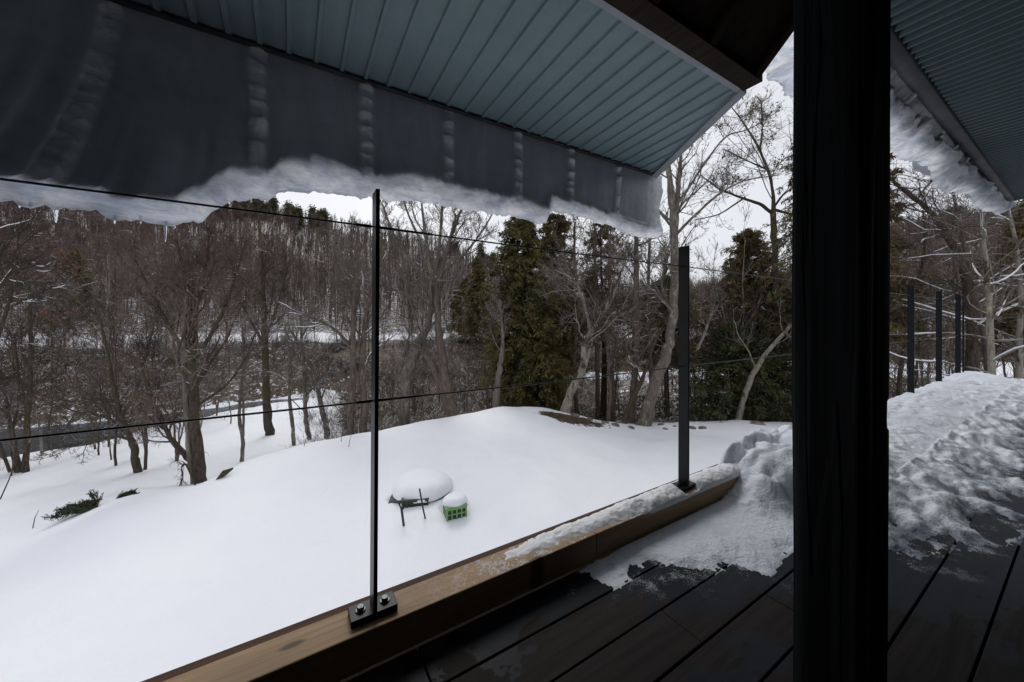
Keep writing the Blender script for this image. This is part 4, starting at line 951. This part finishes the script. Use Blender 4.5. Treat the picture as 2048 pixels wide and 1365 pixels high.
# ------------------------------------------------------------------ evergreens
def conifer(name, label, px, py, Y, top_py, halfw_px, leafm, seed, n=340, droop=-.25, size=.13, dens=9, lo=.12, shape=1.0, lean=0, group=None, trunk='conifer_bark'):
    rg = np.random.default_rng(seed); X = (px - CX) / F * Y; gz = ground_z(X, Y); zt = EYE + (HY - top_py) / F * Y; Hh = zt - gz; Wd = halfw_px / F * Y
    e = empty(name, (X, Y, gz), label, 'evergreen', group)
    P = np.array([[X + lean * q + .1 * math.sin(q * 5), Y, gz - .3 + (Hh + .3) * q] for q in np.linspace(0, 1, 12)]); m = MB(); m.tube(P, np.linspace(max(.10, Hh * .018), .02, 12), 8); m.build('trunk', M[trunk], e, smooth=True)
    f = rg.uniform(lo, 1, n); z = gz + Hh * f; az = rg.uniform(0, 2 * math.pi, n)
    clump = .25 + 1.25 * vnoise(az * 1.3, f * 7, seed=seed); okk = (clump > .55) | (rg.random(n) < .35)
    L = Wd * np.clip((1 - f) ** shape * 1.25 + .06, 0, 1) * clump * rg.uniform(.7, 1.15, n)
    f, z, az, L = f[okk], z[okk], az[okk], L[okk]; n = len(f)
    S = np.stack([X + lean * f + 0 * z, Y + 0 * z, z], 1); Dr = np.stack([np.cos(az), np.sin(az), rg.normal(.15, .15, n)], 1)
    P1, R1 = grow(S, Dr, L, np.full(n, .022), .3, 6, .08, droop * .35, rg); V, Fq = tubes(P1, R1, 3); mb_ = MB(); mb_.add(V, [Fq]); mb_.build('branches', M[trunk], e)
    b2 = spawn(P1, R1, L, dens, .25, 1, .8, .3, .32, .5, rg); P2, R2 = grow(*b2, .5, 3, .15, droop * .5, rg)
    V, Fq = sprays(P2, size * 1.15, rg, 4); mesh_np('foliage', V, [Fq], M[leafm], e)
    return e
conifer('cedar_tree', 'dense dark cedar behind the top of the mound', 1050, 0, 17, 428, 88, 'needle_cedar', 51, n=560, shape=.42, lo=.16, dens=11)
conifer('cedar_tree', 'cedar with browned needles crowded against the dense dark one', 1110, 0, 18.5, 432, 84, 'needle_brown', 52, n=420, shape=.45, lo=.30, dens=8)
conifer('cedar_tree', 'low dark cedar filling the gap under the browned one', 1075, 0, 16.2, 590, 72, 'needle_cedar', 53, n=360, shape=.5, lo=.1, dens=9)
conifer('cedar_tree', 'thin see-through browned cedar between the lichened tree and the big leaning trunk', 1205, 0, 19.5, 440, 70, 'needle_brown', 63, n=260, shape=.4, lo=.42, dens=5)
conifer('cedar_tree', 'yellow brown cedar sprays around the second railing post', 1330, 0, 18, 560, 75, 'needle_brown', 65, n=260, shape=.35, lo=.42, dens=7)
conifer('fir_tree', 'dark green fir between the second railing post and the column', 1500, 0, 18.5, 460, 120, 'needle_brown', 54, n=520, shape=.6, lo=.3, dens=7)
conifer('fir_tree', 'low dark green fir with drooping boughs at the back of the yard', 1465, 0, 16, 655, 105, 'dark_fir', 55, n=200, shape=.55, lo=.04, dens=9)
conifer('fir_tree', 'dark fir behind the big leaning trunk', 1545, 0, 17.5, 560, 80, 'dark_fir', 56, n=300, shape=.5, lo=.05)
conifer('cedar_tree', 'tall cedar with hanging brown green sprays just left of the column top', 1642, 0, 13, 120, 88, 'needle_brown', 57, n=520, shape=.35, lo=.45, droop=-.5, size=.085, dens=10)
conifer('cedar_tree', 'tall cedar behind the column, right side', 1745, 0, 15, 300, 80, 'needle_brown', 58, n=300, shape=.5, lo=.3)
conifer('fir_tree', 'dark fir spray at the right edge below the roof end', 2060, 0, 17, 400, 60, 'needle_brown', 59, n=240, shape=.5, lo=.4)
conifer('cedar_tree', 'narrow dark cedar on the far bank at the left, below the ice sheet', 150, 0, 44, 505, 38, 'needle_brown', 60, n=260, shape=.8, size=.3)
conifer('cedar_tree', 'reddish brown cedar on the far bank left of the dense dark cedar', 955, 0, 50, 520, 42, 'needle_brown', 61, n=260, shape=.9, size=.32)
conifer('cedar_tree', 'dark cedar on the far bank behind the multi stemmed tree', 930, 0, 55, 560, 42, 'needle_cedar', 62, n=260, shape=.9, size=.32)
conifer('cedar_tree', 'dark low cedar on the far bank behind the hooked tree', 110, 0, 52, 575, 60, 'needle_brown', 64, n=260, shape=.9, size=.32)
# ivy covered stems in the middle
rg = np.random.default_rng(8)
for i, (px, yt, Yv) in enumerate(((1150, 450, 17), (1190, 430, 18), (1222, 455, 17.5), (1300, 470, 17), (1092, 480, 19), (1330, 520, 19))):
    pth = [(px + 6, 815, 11), (px + rg.uniform(-8, 8), 700, 10), (px + rg.uniform(-8, 8), 600, 8), (px + rg.uniform(-5, 5), 520, 7), (px, yt, 4)]
    T('ivy_tree', ['ivy hung stem nearest to the cedar', 'tallest ivy hung stem under the snow overhang', 'ivy hung stem between the lichened tree and the straight trunk', 'ivy hung stem touching the big leaning trunk', 'ivy hung stem behind the browned cedar', 'short ivy hung stem right behind the big leaning trunk'][i],
      px, 815, [pth], ('bark_brown', 'twig_grey'), Y=Yv, cat='tree', group='ivy hung stems behind the mound', seed=70 + i, l1=20, l1len=.26, l2=7, l3=5, t0=.3, l1ang=.9, leaf=(.16, .085, 'ivy_leaf', 2))

# ------------------------------------------------------------------ rows of plain trees: prototypes, then copies
protos = []
for i in range(9):
    rg = np.random.default_rng(200 + i); hgt = [9, 10, 8, 11, 7, 9, 6, 8, 10][i]; ns_ = rg.integers(1, 4); paths = []
    for s2 in range(ns_):
        az = rg.uniform(0, 6.28); ln = rg.uniform(.05, .28); n = 9; q = np.linspace(0, 1, n)
        P = np.stack([math.cos(az) * ln * hgt * q ** 1.3 * .6, math.sin(az) * ln * hgt * q ** 1.3 * .6, q * hgt * (1 - .12 * s2) - .3], 1); P[1:, :2] += np.cumsum(rg.normal(0, .07, (n - 1, 2)), 0)
        paths.append((P, np.linspace(.040 + .0035 * hgt, .010, n) * rg.uniform(.7, 1.1)))
    kind = i % 3
    tv, cv, tips, sn = tree_mesh(paths, rg, l1=17 if ns_ < 3 else 12, l1len=.38, l2=8, l3=[7, 6, 5][kind], l4=[1, 0, 1][kind], t0=.22, twig_r=.0085, k3=2, up=.12, snowy=.45)
    e = empty('bare_tree', (0, 0, 0), 'x', 'tree'); tv.build('trunk', M[('bark_dark', 'bark_brown', 'bark_pale')[kind]], e, smooth=True); cv.build('crown', M[('twig_red', 'twig_grey', 'twig_black')[kind]], e)
    snow_parts(sn, e)
    protos.append((e, hgt))
used = [False] * len(protos)
def copy_tree(k, loc, rz, s, label, group):
    e, h_ = protos[k]
    if not used[k]: used[k] = True; r = e
    else:
        r = e.copy(); COL.objects.link(r)
        for ch in list(e.children):
            c = ch.copy(); COL.objects.link(c); c.parent = r
    r.location = loc; r.rotation_euler = (0, 0, rz); r.scale = (s, s, s); tag(r, label, 'tree', group); return r
rg = np.random.default_rng(33)
def scatter(n, pxr, Yf0, Yf1, hpx, label, group, smin=.7, smax=1.2, ks=range(9), mind=1.2, seed=0):
    rg = np.random.default_rng(seed); pts = []; tries = 0
    while len(pts) < n and tries < n * 60:
        tries += 1; px = rg.uniform(*pxr); q = rg.random(); Y0, Y1 = Yf0(px), Yf1(px); Y = Y0 + (Y1 - Y0) * q; X = (px - CX) / F * Y
        if any((X - a) ** 2 + (Y - b_) ** 2 < mind ** 2 for a, b_ in pts): continue
        pts.append((X, Y)); copy_tree(int(rg.choice(list(ks))), (X, Y, ground_z(X, Y)), rg.uniform(0, 6.28), rg.uniform(smin, smax), label, group)
k6 = lambda p: np.interp(p, PXC, KY[7]); k8 = lambda p: np.interp(p, PXC, KY[8]); k9 = lambda p: np.interp(p, PXC, KY[9]); k4 = lambda p: np.interp(p, PXC, KY[4]); k2 = lambda p: np.interp(p, PXC, KY[2]); k3 = lambda p: np.interp(p, PXC, KY[3])
scatter(80, (-150, 2150), lambda p: k6(p) + .5, lambda p: k8(p) + 1, 0, 'bare tree with reddish twigs in the crowd on the far bank of the river', 'bare trees on the far river bank', .75, 1.15, seed=1, mind=1.6)
scatter(120, (-150, 2150), lambda p: k8(p), lambda p: k9(p) + 10, 0, 'bare tree at the foot of the hill beyond the far bank', 'bare trees at the foot of the hill', .85, 1.4, seed=2, mind=2.)
scatter(16, (-120, 390), lambda p: 13.5, lambda p: k4(p) - 1, 0, 'thin bare tree on the snow slope between the deck and the river', 'thin bare trees on the slope above the river', .4, .7, seed=11, mind=1.1, ks=(0, 1, 3, 4, 6, 7))
scatter(10, (-150, 640), lambda p: k4(p) - 5, lambda p: k4(p) - .3, 0, 'bare tree on the near edge of the river', 'bare trees on the near river edge', .55, .85, seed=3, mind=1.)
scatter(26, (760, 1130), lambda p: 16.5, lambda p: k4(p), 0, 'slender bare tree crowded in the hollow behind the mound', 'bare trees in the hollow behind the mound', .5, .8, seed=4, mind=.9)
scatter(36, (1130, 1640), lambda p: 16, lambda p: 34, 0, 'slender bare tree in the thicket behind the back of the yard', 'bare trees in the thicket behind the yard', .5, .95, seed=5, mind=1.)
scatter(34, (1700, 2200), lambda p: 15, lambda p: 34, 0, 'slender bare tree in the wood beyond the far end of the deck', 'bare trees beyond the far end of the deck', .7, 1.1, seed=6, mind=1.)

# ------------------------------------------------------------------ far wood on the hills (uncountable)
def far_wood(n, seed, Yr, pxr, hr, name, mat, label, tw=66, rad=.045, dens=None):
    rg = np.random.default_rng(seed); u = rg.random(n * 3); Y = np.exp(np.log(Yr[0]) + (np.log(Yr[1]) - np.log(Yr[0])) * u ** .75); px = rg.uniform(pxr[0], pxr[1], n * 3)
    ok = Y > np.array([k9(p) for p in px]) + 2; Y = Y[ok][:n]; px = px[ok][:n]; X = (px - CX) / F * Y; Z = np.array([ground_z(a, c) for a, c in zip(X, Y)])
    n = len(Y); h = rg.uniform(*hr, n); S = np.stack([X, Y, Z - .2], 1); m = MB(); sc3 = np.clip(Y / 90, .7, 2.2)
    P, Rr = grow(S, np.tile([0, 0, 1.], (n, 1)), h * .85, .11 * sc3, .3, 3, .06, .2, rg); V, Fq = tubes(P, Rr, 3); m.add(V, [Fq])
    a = spawn(P, Rr, h, 11, .3, 1., .65, .2, .36, .4, rg, .3); a = (*a[:3], np.repeat(rad * sc3, 11)); P1, R1 = grow(*a, .4, 3, .14, .16, rg); V, Fq = tubes(P1, R1, 2); m.add(V, [Fq])
    k_ = max(1, tw // 11); b_ = spawn(P1, R1, a[2], k_, .2, 1, .6, .25, .6, .6, rg, .15); b_ = (*b_[:3], np.repeat(a[3] * .65, k_)); P2, R2 = grow(*b_, .4, 2, .14, .12, rg); V, Fq = tubes(P2, R2, 2); m.add(V, [Fq])
    return tag(m.build(name, M[mat]), label, 'forest', kind='stuff')
far_wood(8600, 5, (48, 250), (-320, 2360), (6, 12), 'hillside_forest', 'forest_twig', 'leafless brown wood covering the hillsides behind the river')
# dark conifers along the skyline, one by one
rg = np.random.default_rng(90); first = None
for i in range(60):
    if i < 30: px, Yq = rg.uniform(440, 650), rg.uniform(195, 240)
    elif i < 38: px, Yq = rg.uniform(900, 1010), rg.uniform(200, 238)
    elif i < 50: px, Yq = rg.uniform(1860, 2030), rg.uniform(190, 238)
    else: px, Yq = rg.uniform(100, 460), rg.uniform(170, 238)
    X = (px - CX) / F * Yq; gz = ground_z(X, Yq)
    if first is None:
        hh_ = 11.; nL = 160; f = rg.uniform(.1, 1, nL); az = rg.uniform(0, 6.28, nL); L = 3.4 * (1.05 - f) ** .7 * rg.uniform(.6, 1.1, nL)
        S = np.stack([0 * f, 0 * f, f * hh_], 1); P1, R1 = grow(S, np.stack([np.cos(az), np.sin(az), 0 * az + .1], 1), L, np.full(nL, .12), .5, 4, .1, -.08, rg)
        first = empty('hill_conifer', (0, 0, 0), 'x', 'tree'); V, Fq = leaves(P1[:, 1:].reshape(-1, 3), .95, rg, 3, .5); mesh_np('foliage', V, [Fq], M['dark_fir'], first)
        m = MB(); m.tube(np.array([[0, 0, -1], [0, 0, hh_ * .95]]), [.22, .05], 6); m.build('trunk', M['bark_dark'], first); r = first
    else:
        r = first.copy(); COL.objects.link(r)
        for ch in first.children: c = ch.copy(); COL.objects.link(c); c.parent = r
    s = rg.uniform(.7, 1.15); r.location = (X, Yq, gz); r.scale = (s, s, s * rg.uniform(.9, 1.1)); r.rotation_euler = (0, 0, rg.uniform(0, 6))
    tag(r, 'small dark conifer on the far wooded hillside', 'tree', 'dark conifers on the far hillside')

# ------------------------------------------------------------------ undergrowth (uncountable)
def brush(n, seed, pxr, Y0, Y1, hr, mat, label, name, rad=.010, per=7, leafm=None, lsize=.1):
    rg = np.random.default_rng(seed); px = rg.uniform(*pxr, n); q = rg.random(n); ya = np.array([Y0(p) for p in px]); yb = np.array([Y1(p) for p in px]); Y = ya + (yb - ya) * q; X = (px - CX) / F * Y
    Z = np.array([ground_z(a, c) for a, c in zip(X, Y)]); keep_ = vnoise(X * .5, Y * .5, seed=seed) > .38; X, Y, Z = X[keep_], Y[keep_], Z[keep_]; n = len(X)
    S = np.repeat(np.stack([X, Y, Z - .05], 1), per, 0); L = rg.uniform(*hr, n * per); D_ = np.stack([rg.normal(0, .55, n * per), rg.normal(0, .55, n * per), np.ones(n * per)], 1); sc3 = np.repeat(np.clip(Y / 22, .6, 2.5), per)
    P, Rr = grow(S, D_, L, rad * sc3, .4, 4, .22, -.03, rg); V, Fq = tubes(P, Rr, 2); m = MB(); m.add(V, [Fq])
    b_ = spawn(P, Rr, L, 4, .2, 1, .8, .3, .45, .6, rg); b_ = (*b_[:3], np.repeat(rad * sc3 * .7, 4)); P2, R2 = grow(*b_, .5, 2, .2, 0, rg); V, Fq = tubes(P2, R2, 2); m.add(V, [Fq])
    if leafm:
        m = MB(); V, Fq = leaves(P[:, 1:].reshape(-1, 3), lsize, rg, 2, .45); m.add(V, [Fq]); mat = leafm
    return tag(m.build(name, M[mat]), label, 'undergrowth', kind='stuff')
brush(3400, 1, (-200, 2200), lambda p: k6(p) + .1, lambda p: k8(p) + 3, (.5, 1.7), 'brush_brown', 'tangled leafless brush on the far river bank', 'brush')
brush(1300, 2, (610, 1160), lambda p: k2(p) + 1.6, lambda p: k6(p) + 3, (.5, 1.8), 'brush_brown', 'brown brush in the hollow behind the mound', 'brush')
brush(1100, 3, (1120, 1640), lambda p: k2(p) + 1.2, lambda p: k6(p) + 2, (.4, 1.3), 'brush_brown', 'brown brush behind the back of the yard', 'brush')
brush(160, 4, (1000, 1330), lambda p: k2(p) + 1.5, lambda p: 24, (.4, 1.2), 'x', 'low green leafy shrubs behind the mound', 'shrubbery', leafm='shrub_leaf')
brush(150, 5, (1380, 1640), lambda p: k2(p) + 1.0, lambda p: 20, (.4, 1.3), 'x', 'low dark green shrubs left of the column', 'shrubbery', leafm='dark_fir')
brush(420, 6, (1690, 2200), lambda p: 14, lambda p: 34, (.8, 2.4), 'brush_brown', 'brown brush in the wood beyond the end of the deck', 'brush')
brush(60, 7, (-100, 560), lambda p: k4(p) - 3, lambda p: k4(p) - .4, (.3, .9), 'brush_brown', 'thin brush along the near river edge', 'brush', per=4)

# ------------------------------------------------------------------ small things on the snow
def sprig(px, py, dirs, L, label, seed):
    g = ground_px(px, py); rg = np.random.default_rng(seed); e = empty('fir_bough', g, label, 'fir bough'); n = len(dirs)
    S = np.tile(g + np.array([0, 0, .0]), (n, 1)); P, Rr = grow(S, np.array(dirs, float), np.full(n, L) * rg.uniform(.6, 1.1, n), np.full(n, .012), .4, 6, .08, -.015, rg)
    V, Fq = tubes(P, Rr, 4); m = MB(); m.add(V, [Fq]); m.build('stem', M['bark_dark'], e)
    b_ = spawn(P, Rr, np.full(n, L), 16, .15, 1, .8, .15, .22, .5, rg); P2, R2 = grow(*b_, .5, 4, .06, -.02, rg); V, Fq = sprays(P2, .065, rg, 5, .3); mesh_np('foliage', V, [Fq], M['shrub_leaf'], e)
sprig(196, 1016, [(-1, -.1, .16), (-1, .1, .06), (-.8, .3, .16), (-.9, -.4, .0), (-.5, .3, .22), (-1, 0, .1), (-.9, -.25, .02), (-.6, -.1, .14)], .80, 'larger green fir bough poking out of the snow at lower left', 1)
sprig(232, 998, [(1, .2, .12), (.9, .4, .25), (.7, .1, .18)], .45, 'smaller green fir sprig right of the larger bough', 2)
g = ground_px(432, 962); p1 = px2(466, 937, g[1] + .1); m = MB(); m.tube(np.array([g + [0, 0, -.02], (g + p1) / 2 + [0, 0, .03], p1]), [.02, .07, .02], 8)
tag(m.build('fallen_stick', M['bark_dark'], smooth=True), 'short dark log end sticking out of the snow beside the mossy tree', 'log')
def stalk(px, py, dx, dy, label):
    g = ground_px(px, py); P = np.array([g - [0, 0, .03], px2(px + dx * .4, py - dy * .6, g[1]), px2(px + dx, py - dy, g[1])]); m = MB(); m.tube(P, [.010, .008, .004], 5)
    tag(m.build('dry_stalk', M['bark_brown'], smooth=True), label, 'stalk', 'dry stalks standing in the snow')
stalk(65, 1058, 13, 38, 'lone dry stalk in the snow at the lower left'); stalk(608, 893, 8, 22, 'dry stalk left of the pair near the snow crest'); stalk(682, 884, 3, 20, 'left one of two dry stalks near the mound edge'); stalk(697, 895, 6, 24, 'right one of two dry stalks near the mound edge')
g = ground_px(0, 1000); P = np.array([px2(-30, 1040, g[1]), px2(0, 1000, g[1]), px2(18, 960, g[1]), px2(28, 930, g[1]), px2(30, 905, g[1])]); m = MB(); m.tube(P, [.02, .018, .014, .01, .006], 6)
tag(m.build('bare_sapling', M['bark_dark'], smooth=True), 'bent bare sapling leaning in at the left edge', 'sapling')
# drooping twigs at the foot of the mossy tree
T('low_branch', 'fine drooping dead branch hanging over the snow in front of the mossy tree', 372, 972,
  [[(398, 940, 4), (372, 925, 4), (362, 935, 3.5), (366, 955, 3), (358, 975, 2), (350, 990, 1.5)]], BLK, seed=91, l1=14, l1len=.45, l2=4, l3=3, up=-.12, t0=.1, min_r=.004, twig_r=.003, cat='branch')
# stones on the bare soil
rg = np.random.default_rng(5); import bmesh
spots = [(1230, 850), (1262, 856), (1300, 852), (1322, 850), (1350, 853), (1385, 856), (1240, 846), (1275, 848), (1515, 848), (1405, 857), (1180, 838), (1150, 832), (1210, 845), (1330, 858)]
for i, (px, py) in enumerate(spots):
    g = ground_px(px, py + 1); s = rg.uniform(.06, .16) * (2.0 if px == 1515 else 1); bm = bmesh.new(); bmesh.ops.create_icosphere(bm, subdivisions=2, radius=1)
    for v_ in bm.verts: v_.co *= .8 + .4 * float(vnoise(v_.co.x * 2 + i, v_.co.y * 2, v_.co.z * 2, seed=i)); v_.co.x *= s * 1.3; v_.co.y *= s; v_.co.z *= s * .55
    me = bpy.data.meshes.new('rock'); bm.to_mesh(me); bm.free(); me.materials.append(M['stone']); ob = bpy.data.objects.new('rock', me); COL.objects.link(ob); ob.location = g; ob.rotation_euler = (0, 0, rg.uniform(0, 6))
    if px == 1515: tag(ob, 'largest rock, at the back of the snowy yard left of the column', 'rock')
    else: tag(ob, 'small brown stone at the bare edge of the mound', 'rock', 'small stones along the bare edge of the mound')
